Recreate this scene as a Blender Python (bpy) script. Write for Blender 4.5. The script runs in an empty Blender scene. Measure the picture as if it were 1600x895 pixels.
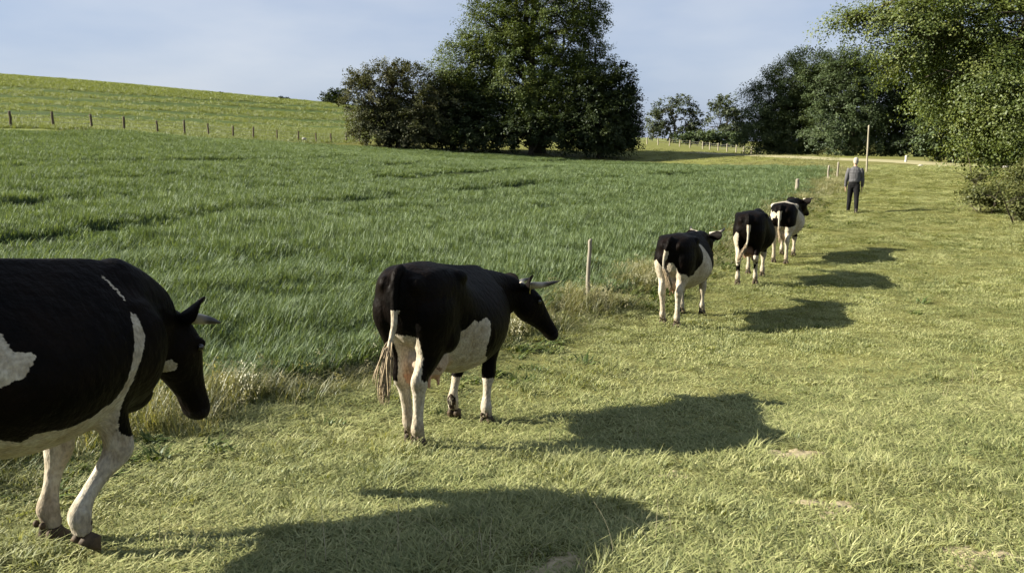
import bpy, bmesh, math, random
import numpy as np
from mathutils import Vector, Matrix

rng = np.random.default_rng(7)
random.seed(7)
S = bpy.context.scene
C = S.collection
R = math.radians

# ------------------------------------------------------------------ camera
F = 1200.0                       # focal length in photo pixels (1600 x 895)
TH = math.atan(222.5 / F)        # pitch below the horizon
H = 1.75                         # eye height
cam_d = bpy.data.cameras.new('camera')
cam_d.sensor_width = 36.0
cam_d.lens = 36.0 * F / 1600.0
cam_d.clip_start = 0.1
cam_d.clip_end = 6000
cam = bpy.data.objects.new('camera', cam_d)
C.objects.link(cam)
cam.location = (0, 0, H)
cam.rotation_euler = (R(90) - TH, 0, 0)
S.camera = cam

# ------------------------------------------------------------------ light
SUN_EL, SUN_AZ = R(27.0), R(1.5)      # elevation; how far behind the left shoulder
ld = Vector((math.cos(SUN_EL) * math.cos(SUN_AZ), math.cos(SUN_EL) * math.sin(SUN_AZ), -math.sin(SUN_EL)))
W = bpy.data.worlds.new('World'); S.world = W; W.use_nodes = True
nt = W.node_tree; nt.nodes.clear()
out = nt.nodes.new('ShaderNodeOutputWorld'); bg = nt.nodes.new('ShaderNodeBackground')
sky = nt.nodes.new('ShaderNodeTexSky'); sky.sky_type = 'NISHITA'; sky.sun_disc = False
sky.sun_elevation = SUN_EL
sky.sun_rotation = math.atan2(-ld.x, -ld.y)
sky.air_density = 1.0; sky.dust_density = 1.2; sky.ozone_density = 1.6
tc = nt.nodes.new('ShaderNodeTexCoord')
mp = nt.nodes.new('ShaderNodeMapping'); mp.inputs['Scale'].default_value = (1.0, 1.0, 3.2)
ns = nt.nodes.new('ShaderNodeTexNoise'); ns.inputs['Scale'].default_value = 2.3; ns.inputs['Detail'].default_value = 5; ns.inputs['Roughness'].default_value = 0.5
mx = nt.nodes.new('ShaderNodeMix'); mx.data_type = 'RGBA'
nt.links.new(tc.outputs['Generated'], mp.inputs['Vector'])
nt.links.new(mp.outputs['Vector'], ns.inputs['Vector'])
mx.inputs[0].default_value = 0.82
nt.links.new(sky.outputs['Color'], mx.inputs[6])
cv = nt.nodes.new('ShaderNodeValToRGB')                  # thin high cloud veil
cv.color_ramp.elements[0].position = 0.38; cv.color_ramp.elements[0].color = (0.285, 0.350, 0.490, 1)
cv.color_ramp.elements[1].position = 0.68; cv.color_ramp.elements[1].color = (0.470, 0.500, 0.570, 1)
vs = nt.nodes.new('ShaderNodeVectorMath'); vs.operation = 'SCALE'; vs.inputs['Scale'].default_value = 7.8
nt.links.new(ns.outputs['Fac'], cv.inputs['Fac']); nt.links.new(cv.outputs['Color'], vs.inputs[0]); nt.links.new(vs.outputs[0], mx.inputs[7])
nt.links.new(mx.outputs[2], bg.inputs['Color'])
bg.inputs['Strength'].default_value = 0.050
nt.links.new(bg.outputs['Background'], out.inputs['Surface'])

sd = bpy.data.lights.new('sun', 'SUN'); sd.energy = 5.0; sd.angle = R(0.6); sd.color = (1.0, 0.92, 0.78)
sun = bpy.data.objects.new('sun', sd); C.objects.link(sun)
sun.rotation_euler = ld.to_track_quat('-Z', 'Y').to_euler()
sun.location = (-30, -5, 30)

S.view_settings.view_transform = 'Standard'
S.view_settings.look = 'None'
S.view_settings.exposure = 1.85
S.view_settings.gamma = 1.0
S.view_settings.use_curve_mapping = False
S.render.engine = 'CYCLES'
S.cycles.use_denoising = True
S.cycles.max_bounces = 4
S.cycles.diffuse_bounces = 2
S.cycles.use_adaptive_sampling = True
S.cycles.adaptive_threshold = 0.02
S.cycles.glossy_bounces = 2
S.cycles.transmission_bounces = 2
S.cycles.caustics_reflective = False
S.cycles.caustics_refractive = False

# ------------------------------------------------------------------ helpers
ct, st = math.cos(TH), math.sin(TH)
def at(px, py, Y):
    """World point seen at a photo pixel when it stands Y metres away."""
    u = (px - 800) / F; v = (447.5 - py) / F
    d = np.array([u, ct + v * st, -st + v * ct])
    return np.array([0, 0, H]) + d * (Y / d[1])

def np_mesh(name, verts, faces, k=4, attrs=None, smooth=False):
    """Mesh from numpy arrays; faces (n, k) or a list of such arrays."""
    me = bpy.data.meshes.new(name)
    verts = np.asarray(verts, np.float32)
    if isinstance(faces, np.ndarray): faces = [faces]
    loops = np.concatenate([f.reshape(-1) for f in faces]).astype(np.int32)
    counts = np.concatenate([np.full(len(f), f.shape[1]) for f in faces])
    starts = np.concatenate([[0], np.cumsum(counts)[:-1]]).astype(np.int32)
    me.vertices.add(len(verts)); me.vertices.foreach_set('co', verts.reshape(-1))
    me.loops.add(len(loops)); me.loops.foreach_set('vertex_index', loops)
    me.polygons.add(len(counts)); me.polygons.foreach_set('loop_start', starts)
    me.update(calc_edges=True)
    if attrs:
        for a, val in attrs.items():
            val = np.asarray(val, np.float32)
            if val.ndim == 1:
                at_ = me.attributes.new(a, 'FLOAT', 'POINT'); at_.data.foreach_set('value', val)
            else:
                at_ = me.attributes.new(a, 'FLOAT_COLOR', 'POINT')
                v4 = np.ones((len(val), 4), np.float32); v4[:, :3] = val[:, :3]
                at_.data.foreach_set('color', v4.reshape(-1))
    if smooth: me.polygons.foreach_set('use_smooth', np.ones(len(counts), bool))
    me.validate()
    return me

def link(name, me, mat=None, parent=None):
    o = bpy.data.objects.new(name, me); C.objects.link(o)
    if mat is not None and me is not None and len(me.materials) == 0: me.materials.append(mat)
    if parent is not None: o.parent = parent
    return o

def tag(o, label=None, cat=None, group=None, kind=None):
    if label: o['label'] = label
    if cat: o['category'] = cat
    if group: o['group'] = group
    if kind: o['kind'] = kind
    return o

def empty(name, loc=(0, 0, 0), rz=0.0):
    o = bpy.data.objects.new(name, None); C.objects.link(o)
    o.location = loc; o.rotation_euler = (0, 0, rz); o.empty_display_size = 0.2
    return o

def hash3(i, j, k, seed):
    n = (i * 374761393 + j * 668265263 + k * 2147483647 + seed * 974634721) & 0x7fffffff
    n = ((n ^ (n >> 13)) * 1274126177) & 0x7fffffff
    n = ((n ^ (n >> 16)) * 668265263) & 0x7fffffff
    return ((n ^ (n >> 15)) & 0xffff) / 65535.0

def vnoise(P, freq, seed=0):
    """Value noise in 0..1 at the rows of P (n, 2 or 3)."""
    P = np.asarray(P, float) * freq
    if P.shape[1] == 2: P = np.column_stack([P, np.zeros(len(P))])
    i = np.floor(P).astype(np.int64); f = P - i; f = f * f * (3 - 2 * f)
    r = np.zeros(len(P))
    for a in (0, 1):
        for b in (0, 1):
            for c in (0, 1):
                w = (f[:, 0] if a else 1 - f[:, 0]) * (f[:, 1] if b else 1 - f[:, 1]) * (f[:, 2] if c else 1 - f[:, 2])
                r += w * hash3(i[:, 0] + a, i[:, 1] + b, i[:, 2] + c, seed)
    return r

def fnoise(P, freq, seed=0, oct=3):
    r = 0; amp = 1; tot = 0
    for o_ in range(oct):
        r = r + amp * vnoise(P, freq * 2 ** o_, seed + o_ * 17); tot += amp; amp *= 0.55
    return r / tot

def sstep(a, b, x):
    t = np.clip((x - a) / (b - a), 0, 1); return t * t * (3 - 2 * t)

def unit(v):
    v = np.asarray(v, float); return v / (np.linalg.norm(v, axis=-1, keepdims=True) + 1e-9)

# ------------------------------------------------------------------ materials
KA = 0.72                        # common factor on all base colours
def ka(c): return tuple(x * KA for x in c[:3])
def new_mat(name):
    m = bpy.data.materials.new(name); m.use_nodes = True
    t = m.node_tree; t.nodes.clear()
    o = t.nodes.new('ShaderNodeOutputMaterial')
    return m, t, o

def node(t, kind, **kw):
    n = t.nodes.new(kind)
    for k, v in kw.items():
        if k in n.inputs: n.inputs[k].default_value = v
        else: setattr(n, k, v)
    return n

def leaf_mat(name, dark, mid, light, trans=0.35, patch=0.25, patch_scale=0.35, rough=0.55, instanced=False, tip=None, gloss=0.06):
    """Leaf or blade: colour from per-leaf value v, world-space patches and (tip) height t along the blade."""
    m, t, o = new_mat(name)
    a = node(t, 'ShaderNodeAttribute', attribute_name='v')
    g = node(t, 'ShaderNodeNewGeometry')
    n1 = node(t, 'ShaderNodeTexNoise', Scale=patch_scale, Detail=3.0)
    t.links.new(g.outputs['Position'], n1.inputs['Vector'])
    m1 = node(t, 'ShaderNodeMath', operation='SUBTRACT'); m1.inputs[1].default_value = 0.5
    t.links.new(n1.outputs['Fac'], m1.inputs[0])
    m2 = node(t, 'ShaderNodeMath', operation='MULTIPLY_ADD'); m2.inputs[1].default_value = patch * 4
    t.links.new(m1.outputs[0], m2.inputs[0]); t.links.new(a.outputs['Fac'], m2.inputs[2])
    last = m2
    if instanced:
        oi = node(t, 'ShaderNodeObjectInfo')
        m3 = node(t, 'ShaderNodeMath', operation='MULTIPLY_ADD'); m3.inputs[1].default_value = 0.4
        t.links.new(oi.outputs['Random'], m3.inputs[0])
        m4 = node(t, 'ShaderNodeMath', operation='SUBTRACT'); m4.inputs[1].default_value = 0.2
        t.links.new(m2.outputs[0], m4.inputs[0]); t.links.new(m4.outputs[0], m3.inputs[2])
        last = m3
    r = node(t, 'ShaderNodeValToRGB')
    e = r.color_ramp.elements
    dark, mid, light = ka(dark), ka(mid), ka(light)
    e[0].position = 0.0; e[0].color = (*dark, 1)
    e[1].position = 1.0; e[1].color = (*light, 1)
    k = e.new(0.5); k.color = (*mid, 1)
    t.links.new(last.outputs[0], r.inputs['Fac'])
    col = r.outputs['Color']
    if tip is not None:
        ta = node(t, 'ShaderNodeAttribute', attribute_name='t')
        mp_ = node(t, 'ShaderNodeMath', operation='POWER'); mp_.inputs[1].default_value = 1.6
        t.links.new(ta.outputs['Fac'], mp_.inputs[0])
        ms = node(t, 'ShaderNodeMath', operation='MULTIPLY'); ms.inputs[1].default_value = tip[3]
        t.links.new(mp_.outputs[0], ms.inputs[0])
        mm = node(t, 'ShaderNodeMix', data_type='RGBA')
        t.links.new(ms.outputs[0], mm.inputs[0]); t.links.new(col, mm.inputs[6])
        mm.inputs[7].default_value = (*ka(tip), 1)
        col = mm.outputs[2]
    d = node(t, 'ShaderNodeBsdfDiffuse'); t.links.new(col, d.inputs['Color'])
    tr = node(t, 'ShaderNodeBsdfTranslucent')
    hs = node(t, 'ShaderNodeMix', data_type='RGBA', blend_type='MULTIPLY'); hs.inputs[0].default_value = 1
    t.links.new(col, hs.inputs[6]); hs.inputs[7].default_value = (1.35, 1.3, 0.55, 1)
    t.links.new(hs.outputs[2], tr.inputs['Color'])
    ms1 = node(t, 'ShaderNodeMixShader'); ms1.inputs[0].default_value = trans
    t.links.new(d.outputs[0], ms1.inputs[1]); t.links.new(tr.outputs[0], ms1.inputs[2])
    gl = node(t, 'ShaderNodeBsdfGlossy', Roughness=rough); gl.inputs['Color'].default_value = (0.9, 0.95, 1.0, 1)
    ms2 = node(t, 'ShaderNodeMixShader'); ms2.inputs[0].default_value = gloss
    t.links.new(ms1.outputs[0], ms2.inputs[1]); t.links.new(gl.outputs[0], ms2.inputs[2])
    t.links.new(ms2.outputs[0], o.inputs['Surface'])
    return m

def attr_mat(name, rough=0.7, noise_scale=30, noise_amt=0.25, bump=0.2, bump_scale=120, spec=0.3, sheen=0.0, attr='col', aniso=None, dist=0.004):
    """Surface coloured by its own colour attribute with fine grain and relief."""
    m, t, o = new_mat(name)
    b = node(t, 'ShaderNodeBsdfPrincipled', Roughness=rough)
    b.inputs['Specular IOR Level'].default_value = spec
    if sheen: b.inputs['Sheen Weight'].default_value = sheen; b.inputs['Sheen Roughness'].default_value = 0.4
    a = node(t, 'ShaderNodeAttribute', attribute_name=attr)
    tc = node(t, 'ShaderNodeTexCoord')
    vec = tc.outputs['Object']
    if aniso:
        mp = node(t, 'ShaderNodeMapping'); mp.inputs['Scale'].default_value = aniso
        t.links.new(vec, mp.inputs['Vector']); vec = mp.outputs['Vector']
    n = node(t, 'ShaderNodeTexNoise', Scale=noise_scale, Detail=4.0)
    t.links.new(vec, n.inputs['Vector'])
    mr = node(t, 'ShaderNodeMapRange'); mr.inputs['To Min'].default_value = KA * (1 - noise_amt); mr.inputs['To Max'].default_value = KA * (1 + noise_amt)
    mr.inputs['From Min'].default_value = 0.3; mr.inputs['From Max'].default_value = 0.7
    t.links.new(n.outputs['Fac'], mr.inputs['Value'])
    mm = node(t, 'ShaderNodeMix', data_type='RGBA', blend_type='MULTIPLY'); mm.inputs[0].default_value = 1
    t.links.new(a.outputs['Color'], mm.inputs[6]); t.links.new(mr.outputs['Result'], mm.inputs[7])
    t.links.new(mm.outputs[2], b.inputs['Base Color'])
    n2 = node(t, 'ShaderNodeTexNoise', Scale=bump_scale, Detail=3.0)
    t.links.new(vec, n2.inputs['Vector'])
    bp = node(t, 'ShaderNodeBump', Strength=bump, Distance=dist)
    t.links.new(n2.outputs['Fac'], bp.inputs['Height']); t.links.new(bp.outputs['Normal'], b.inputs['Normal'])
    t.links.new(b.outputs[0], o.inputs['Surface'])
    return m

def plain_mat(name, c1, c2, scale=20, rough=0.8, bump=0.4, dist=0.01, stretch=(1, 1, 1), spec=0.2):
    m, t, o = new_mat(name); c1, c2 = ka(c1), ka(c2)
    b = node(t, 'ShaderNodeBsdfPrincipled', Roughness=rough); b.inputs['Specular IOR Level'].default_value = spec
    tc = node(t, 'ShaderNodeTexCoord'); mp = node(t, 'ShaderNodeMapping'); mp.inputs['Scale'].default_value = stretch
    t.links.new(tc.outputs['Object'], mp.inputs['Vector'])
    n = node(t, 'ShaderNodeTexNoise', Scale=scale, Detail=5.0, Roughness=0.65); t.links.new(mp.outputs['Vector'], n.inputs['Vector'])
    r = node(t, 'ShaderNodeValToRGB'); e = r.color_ramp.elements
    e[0].position = 0.3; e[0].color = (*c1, 1); e[1].position = 0.7; e[1].color = (*c2, 1)
    t.links.new(n.outputs['Fac'], r.inputs['Fac']); t.links.new(r.outputs['Color'], b.inputs['Base Color'])
    bp = node(t, 'ShaderNodeBump', Strength=bump, Distance=dist)
    t.links.new(n.outputs['Fac'], bp.inputs['Height']); t.links.new(bp.outputs['Normal'], b.inputs['Normal'])
    t.links.new(b.outputs[0], o.inputs['Surface'])
    return m

# ------------------------------------------------------------------ terrain
ctrl_px = [
    (120, 850, 3.40), (800, 895, 3.0), (0, 895, 3.0), (1600, 895, 3.0), (1200, 800, 3.85),
    (650, 700, 5.27), (752, 668, 6.10), (1250, 690, 5.3), (1600, 690, 5.3),
    (1055, 512, 11.0), (1098, 498, 11.9), (1600, 508, 10.9), (1350, 505, 11.1),
    (1165, 447, 14.1), (1217, 412, 17.2), (1600, 410, 16.5), (1330, 332, 25.0), (1590, 335, 23.5),
    (917, 473, 11.7), (1243, 304, 30.5), (1300, 282, 39.0), (1354, 269.5, 44.0), (1420, 262, 56),
    (1220, 245, 100), (1415, 252.5, 84), (1600, 265, 62), (1290, 247, 95),
    (0, 201, 58), (85, 200, 60), (290, 211, 78), (430, 218, 97), (540, 223, 110),
    (830, 236, 114), (1000, 238, 116), (1120, 245, 106), (700, 231, 113),
    (1010, 226, 135), (1110, 234, 132), (1195, 242, 120),
    (0, 119, 250), (135, 128, 258), (270, 140, 268), (400, 152, 280), (540, 165, 292), (700, 185, 300),
    (0, 160, 115), (250, 180, 135), (480, 198, 165), (880, 212, 280), (1010, 219, 260), (1100, 224, 230), (1250, 235, 200), (1500, 240, 180),
]
far_px = [(0, 208, 51), (85, 209, 54), (290, 217, 71), (430, 223.5, 90), (540, 228.5, 104.5), (700, 237.5, 106), (830, 245, 105.5), (1000, 254.5, 103), (1120, 259.5, 91), (1200, 262.5, 74), (1290, 265.5, 54)]   # foot of the crop's far edge
ctrl = [at(*p) for p in ctrl_px + far_px]
ctrl += [np.array(p, float) for p in [
    (0, 0, 0.0), (0, -12, 0.3), (-25, -15, 0.8), (25, -15, 0.2), (-110, -100, 6), (110, -100, 0), (0, -300, 4),
    (-5.5, 3, 0.15), (-14, 4, 0.7), (-20, 20, 1.0), (-40, 30, 2.6), (-80, 60, 6.5), (-150, 140, 17), (-260, 260, 28), (-260, 60, 16),
    (20, 6, -0.3), (32, 24, -0.4), (70, 50, 0), (150, 110, 0), (300, 200, 1), (300, 20, 0),
    (0, 430, 8), (-150, 430, 14), (-350, 480, 16), (250, 430, 2), (0, 900, -4), (-900, 900, -4), (900, 900, -4), (900, 0, -2), (-900, 0, 10), (0, -900, 0),
]]
ctrl = np.array(ctrl)
def tps_k(r2): return 0.5 * r2 * np.log(r2 + 1e-9)
SCL = 100.0
cx = ctrl[:, :2] / SCL
K = tps_k(((cx[:, None] - cx[None]) ** 2).sum(-1)) + np.eye(len(cx)) * 2e-5
Pm = np.column_stack([np.ones(len(cx)), cx])
A = np.block([[K, Pm], [Pm.T, np.zeros((3, 3))]])
wt = np.linalg.solve(A, np.concatenate([ctrl[:, 2], np.zeros(3)]))
def gz(x, y):
    x = np.atleast_1d(np.asarray(x, float)); y = np.atleast_1d(np.asarray(y, float))
    q = np.column_stack([x, y]) / SCL
    z = np.empty(len(q))
    for i in range(0, len(q), 50000):
        qq = q[i:i + 50000]
        z[i:i + 50000] = tps_k(((qq[:, None] - cx[None]) ** 2).sum(-1)) @ wt[:-3] + wt[-3] + qq @ wt[-2:]
    return z
def g1(x, y): return float(gz(x, y)[0])
def hit(px, py, y0=2.5, y1=330):
    """Ground point under a photo pixel."""
    ys = np.geomspace(y0, y1, 900)
    p0, p1 = at(px, py, 1.0), at(px, py, 2.0)
    d = p1 - p0; P = p0 + d * (ys[:, None] - 1)
    below = P[:, 2] < gz(P[:, 0], P[:, 1])
    i = int(np.argmax(below)) if below.any() else len(ys) - 1
    return P[i, 0], P[i, 1], g1(P[i, 0], P[i, 1])

# the line between track and crop: x = edge(y)
edge_y = np.array([-60, 0, 3.2, 6.5, 9.0, 11.7, 17, 24, 30.5, 39, 44, 50, 54])
edge_x = np.array([-38, -5.6, -4.15, -2.35, -0.55, 1.15, 4.1, 8.2, 12.0, 16.2, 18.8, 21.0, 22.3])
def edge(y): return np.interp(y, edge_y, edge_x)
# far end of the crop and its left fence
far_pts = np.array([at(*p)[:2] for p in [(-250, 198, 40)] + far_px])
def in_poly(x, y, poly):
    c = np.zeros(len(x), bool); n = len(poly); j = n - 1
    for i in range(n):
        xi, yi = poly[i]; xj, yj = poly[j]
        m = ((yi > y) != (yj > y)) & (x < (xj - xi) * (y - yi) / (yj - yi + 1e-12) + xi)
        c ^= m; j = i
    return c
crop_poly = np.array([(e, y) for y, e in zip(edge_y[1:], edge_x[1:])] + [tuple(p) for p in far_pts[::-1]] + [(-60, 20), (-45, 0)])
def in_crop(x, y): return in_poly(np.asarray(x), np.asarray(y), crop_poly)

def spaced(segs):
    r = []
    for a, b, n in segs: r.append(np.linspace(a, b, n, endpoint=False))
    return np.concatenate(r + [[segs[-1][1]]])
gx = spaced([(-2500, -600, 10), (-600, -200, 20), (-200, -60, 45), (-60, -12, 60), (-12, 20, 150), (20, 60, 50), (60, 200, 45), (200, 600, 20), (600, 2500, 10)])
gy = spaced([(-1500, -100, 8), (-100, 0, 18), (0, 20, 110), (20, 60, 90), (60, 150, 100), (150, 320, 90), (320, 700, 25), (700, 3500, 14)])
GX, GY = np.meshgrid(gx, gy)
vx, vy = GX.ravel(), GY.ravel()
vz = gz(vx, vy)
bumps = (fnoise(np.column_stack([vx, vy]), 1.1, 3) - 0.5) * 0.05 * sstep(120, 40, np.hypot(vx, vy))
vz = vz + bumps
nxv, nyv = len(gx), len(gy)
ii, jj = np.meshgrid(np.arange(nxv - 1), np.arange(nyv - 1))
q0 = (jj * nxv + ii).ravel()
quads = np.column_stack([q0, q0 + 1, q0 + nxv + 1, q0 + nxv])
# regions: hill field lies beyond / left of the far fence line
far_line_x = far_pts[:6, 0]; far_line_y = far_pts[:6, 1]
def in_hill(x, y):
    yl = np.interp(x, np.array([-200, *far_line_x[:6], -24, -10, 60]), np.array([-20, *far_line_y[:6], 140, 190, 260]))
    return (y > yl + 9) & (x < 60)
col = np.tile(np.array([0.170, 0.170, 0.058]), (len(vx), 1))
crop_m = in_crop(vx, vy); hill_m = in_hill(vx, vy) & ~crop_m
col[crop_m] = (0.045, 0.06, 0.022)
col[hill_m] = (0.19, 0.225, 0.072)
hedge_m = (vy > 95) & ~hill_m & ~crop_m
col[hedge_m] = (0.18, 0.19, 0.055)

m_ground, t, o = new_mat('field_ground')
b = node(t, 'ShaderNodeBsdfPrincipled', Roughness=0.95); b.inputs['Specular IOR Level'].default_value = 0.05
a = node(t, 'ShaderNodeAttribute', attribute_name='col')
g = node(t, 'ShaderNodeNewGeometry')
n1 = node(t, 'ShaderNodeTexNoise', Scale=0.9, Detail=6.0, Roughness=0.7)
n2 = node(t, 'ShaderNodeTexNoise', Scale=14.0, Detail=4.0, Roughness=0.7)
for n in (n1, n2): t.links.new(g.outputs['Position'], n.inputs['Vector'])
ad = node(t, 'ShaderNodeMath', operation='ADD'); t.links.new(n1.outputs['Fac'], ad.inputs[0]); t.links.new(n2.outputs['Fac'], ad.inputs[1])
mr = node(t, 'ShaderNodeMapRange'); mr.inputs['From Min'].default_value = 0.6; mr.inputs['From Max'].default_value = 1.4
mr.inputs['To Min'].default_value = 0.6 * KA; mr.inputs['To Max'].default_value = 1.4 * KA
t.links.new(ad.outputs[0], mr.inputs['Value'])
mm = node(t, 'ShaderNodeMix', data_type='RGBA', blend_type='MULTIPLY'); mm.inputs[0].default_value = 1
t.links.new(a.outputs['Color'], mm.inputs[6]); t.links.new(mr.outputs['Result'], mm.inputs[7])
t.links.new(mm.outputs[2], b.inputs['Base Color'])
bp = node(t, 'ShaderNodeBump', Strength=0.6, Distance=0.03); t.links.new(n2.outputs['Fac'], bp.inputs['Height'])
t.links.new(bp.outputs['Normal'], b.inputs['Normal'])
t.links.new(b.outputs[0], o.inputs['Surface'])
ground = link('ground', np_mesh('ground', np.column_stack([vx, vy, vz]), quads, attrs={'col': col}, smooth=True), m_ground)
tag(ground, kind='structure')
def gzb(x, y):
    x = np.atleast_1d(np.asarray(x, float)); y = np.atleast_1d(np.asarray(y, float))
    return gz(x, y) + (fnoise(np.column_stack([x, y]), 1.1, 3) - 0.5) * 0.05 * sstep(120, 40, np.hypot(x, y))

# narrow pale farm road below the wood
def ribbon(name, pts, width, lift, mat):
    pts = np.array(pts); n = 60
    s = np.linspace(0, len(pts) - 1, n)
    X = np.interp(s, np.arange(len(pts)), pts[:, 0]); Y = np.interp(s, np.arange(len(pts)), pts[:, 1])
    for _ in range(6):
        X[1:-1] = (X[:-2] + X[1:-1] * 2 + X[2:]) / 4; Y[1:-1] = (Y[:-2] + Y[1:-1] * 2 + Y[2:]) / 4
    T = unit(np.column_stack([np.gradient(X), np.gradient(Y)])); Nn = np.column_stack([-T[:, 1], T[:, 0]])
    V = []
    for k in np.linspace(-0.5, 0.5, 5):
        x = X + Nn[:, 0] * width * k; y = Y + Nn[:, 1] * width * k
        V.append(np.column_stack([x, y, gz(x, y) + lift + 0.06 * (1 - (2 * k) ** 2)]))
    V = np.array(V)                         # (5, n, 3)
    q = []
    for r_ in range(4):
        for c_ in range(n - 1):
            q.append((r_ * n + c_, r_ * n + c_ + 1, (r_ + 1) * n + c_ + 1, (r_ + 1) * n + c_))
    return link(name, np_mesh(name, V.reshape(-1, 3), np.array(q), smooth=True), mat)
m_road = plain_mat('road_gravel', (0.30, 0.285, 0.14), (0.40, 0.37, 0.22), scale=1.2, rough=0.95, bump=0.3)
road_px = [(1090, 239.5, 118), (1150, 242.0, 112), (1220, 245.0, 101), (1300, 248, 93), (1415, 252.8, 84), (1510, 258.5, 72), (1600, 265.5, 61.5), (1800, 285, 46)]
road = ribbon('farm_road', [at(*p)[:2] for p in road_px], 4.6, 0.02, m_road)
tag(road, kind='structure')

# ------------------------------------------------------------------ grass and crop
def make_tuft(name, mat, n, rad, hmin, hmax, width, bend, seed, stem=0.0, broad=False, segs=2):
    """A clump of curved blades; stem > 0 adds pale seed heads on that share of blades."""
    r = np.random.default_rng(seed)
    V, Q, T, vv, tt = [], [], [], [], []
    for i in range(n):
        a = r.uniform(0, 2 * np.pi); d = rad * math.sqrt(r.uniform())
        bx, by = d * math.cos(a), d * math.sin(a)
        az = r.uniform(0, 2 * np.pi) if r.uniform() < 0.55 else a + r.normal(0, 0.5)
        h = r.uniform(hmin, hmax) * (1 - 0.35 * d / max(rad, 1e-6)); bnd = h * bend * r.uniform(0.3, 1.5)
        dx, dy = math.cos(az), math.sin(az); sx, sy = -dy, dx
        w = width * r.uniform(0.7, 1.3)
        val = r.uniform(); base = len(V)
        ks = np.linspace(0, 1, segs + 1)
        for k in ks[:-1]:
            ww = w * (1 - 0.55 * k) * 0.5
            zz = h * (k - (0.25 * bend * k * k)); off = bnd * k * k
            for s in (-1, 1):
                V.append((bx + dx * off + sx * s * ww, by + dy * off + sy * s * ww, zz)); vv.append(val); tt.append(k)
        V.append((bx + dx * bnd, by + dy * bnd, h * (1 - 0.25 * bend))); vv.append(val); tt.append(1.0)
        for k in range(segs - 1):
            b0 = base + 2 * k; Q.append((b0, b0 + 1, b0 + 3, b0 + 2))
        b0 = base + 2 * (segs - 1); T.append((b0, b0 + 1, b0 + 2))
        if stem and r.uniform() < stem:
            tipp = np.array([bx + dx * bnd, by + dy * bnd, h * (1 - 0.25 * bend)])
            for _ in range(9):
                p = tipp + np.array([r.normal(0, .012), r.normal(0, .012), r.uniform(-.10, .03)])
                b0 = len(V); sz = r.uniform(.004, .008)
                V += [tuple(p + (sz, 0, 0)), tuple(p + (-sz, 0, .004)), tuple(p + (0, sz, sz * 2.2))]
                vv += [1.0] * 3; tt += [1.0] * 3; T.append((b0, b0 + 1, b0 + 2))
    fs = ([np.array(Q)] if Q else []) + [np.array(T)]
    me = np_mesh(name, np.array(V), fs, attrs={'v': vv, 't': tt})
    me.materials.append(mat)
    return bpy.data.objects.new(name, me)

def scatter(name, protos, P, rz, scl, idx, tilt=0.0):
    """Points that carry one clump each (geometry nodes)."""
    n = len(P)
    me = bpy.data.meshes.new(name); me.vertices.add(n); me.vertices.foreach_set('co', np.asarray(P, np.float32).ravel())
    rr = np.column_stack([rng.normal(0, tilt, n), rng.normal(0, tilt, n), rz]).astype(np.float32)
    a = me.attributes.new('rot', 'FLOAT_VECTOR', 'POINT'); a.data.foreach_set('vector', rr.ravel())
    a = me.attributes.new('scl', 'FLOAT_VECTOR', 'POINT'); a.data.foreach_set('vector', np.asarray(scl, np.float32).ravel())
    a = me.attributes.new('idx', 'INT', 'POINT'); a.data.foreach_set('value', np.asarray(idx, np.int32))
    me.update()
    coll = bpy.data.collections.new(name + '_clumps')
    for p in protos: coll.objects.link(p)
    ob = link(name, me)
    ng = bpy.data.node_groups.new(name, 'GeometryNodeTree')
    ng.interface.new_socket('Geometry', in_out='INPUT', socket_type='NodeSocketGeometry')
    ng.interface.new_socket('Geometry', in_out='OUTPUT', socket_type='NodeSocketGeometry')
    gi = ng.nodes.new('NodeGroupInput'); go = ng.nodes.new('NodeGroupOutput')
    ip = ng.nodes.new('GeometryNodeInstanceOnPoints'); ci = ng.nodes.new('GeometryNodeCollectionInfo')
    ci.inputs['Collection'].default_value = coll; ci.inputs['Separate Children'].default_value = True; ci.inputs['Reset Children'].default_value = True
    def na(nm, dt):
        k = ng.nodes.new('GeometryNodeInputNamedAttribute'); k.data_type = dt; k.inputs['Name'].default_value = nm; return k
    ng.links.new(gi.outputs[0], ip.inputs['Points']); ng.links.new(ci.outputs[0], ip.inputs['Instance'])
    ip.inputs['Pick Instance'].default_value = True
    ng.links.new(na('idx', 'INT').outputs['Attribute'], ip.inputs['Instance Index'])
    ng.links.new(na('rot', 'FLOAT_VECTOR').outputs['Attribute'], ip.inputs['Rotation'])
    ng.links.new(na('scl', 'FLOAT_VECTOR').outputs['Attribute'], ip.inputs['Scale'])
    ng.links.new(ip.outputs[0], go.inputs[0])
    md = ob.modifiers.new('clumps', 'NODES'); md.node_group = ng
    return ob

def sample_fan(n, y0, y1, p, umin=-0.85, umax=0.85):
    """Random ground points in front of the camera, density falling with distance as y^-p."""
    k = 2 - p
    u = rng.uniform(0, 1, n)
    Y = (y0 ** k + u * (y1 ** k - y0 ** k)) ** (1 / k)
    X = rng.uniform(umin, umax, n) * (Y + 1.5)
    return X, Y

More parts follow.
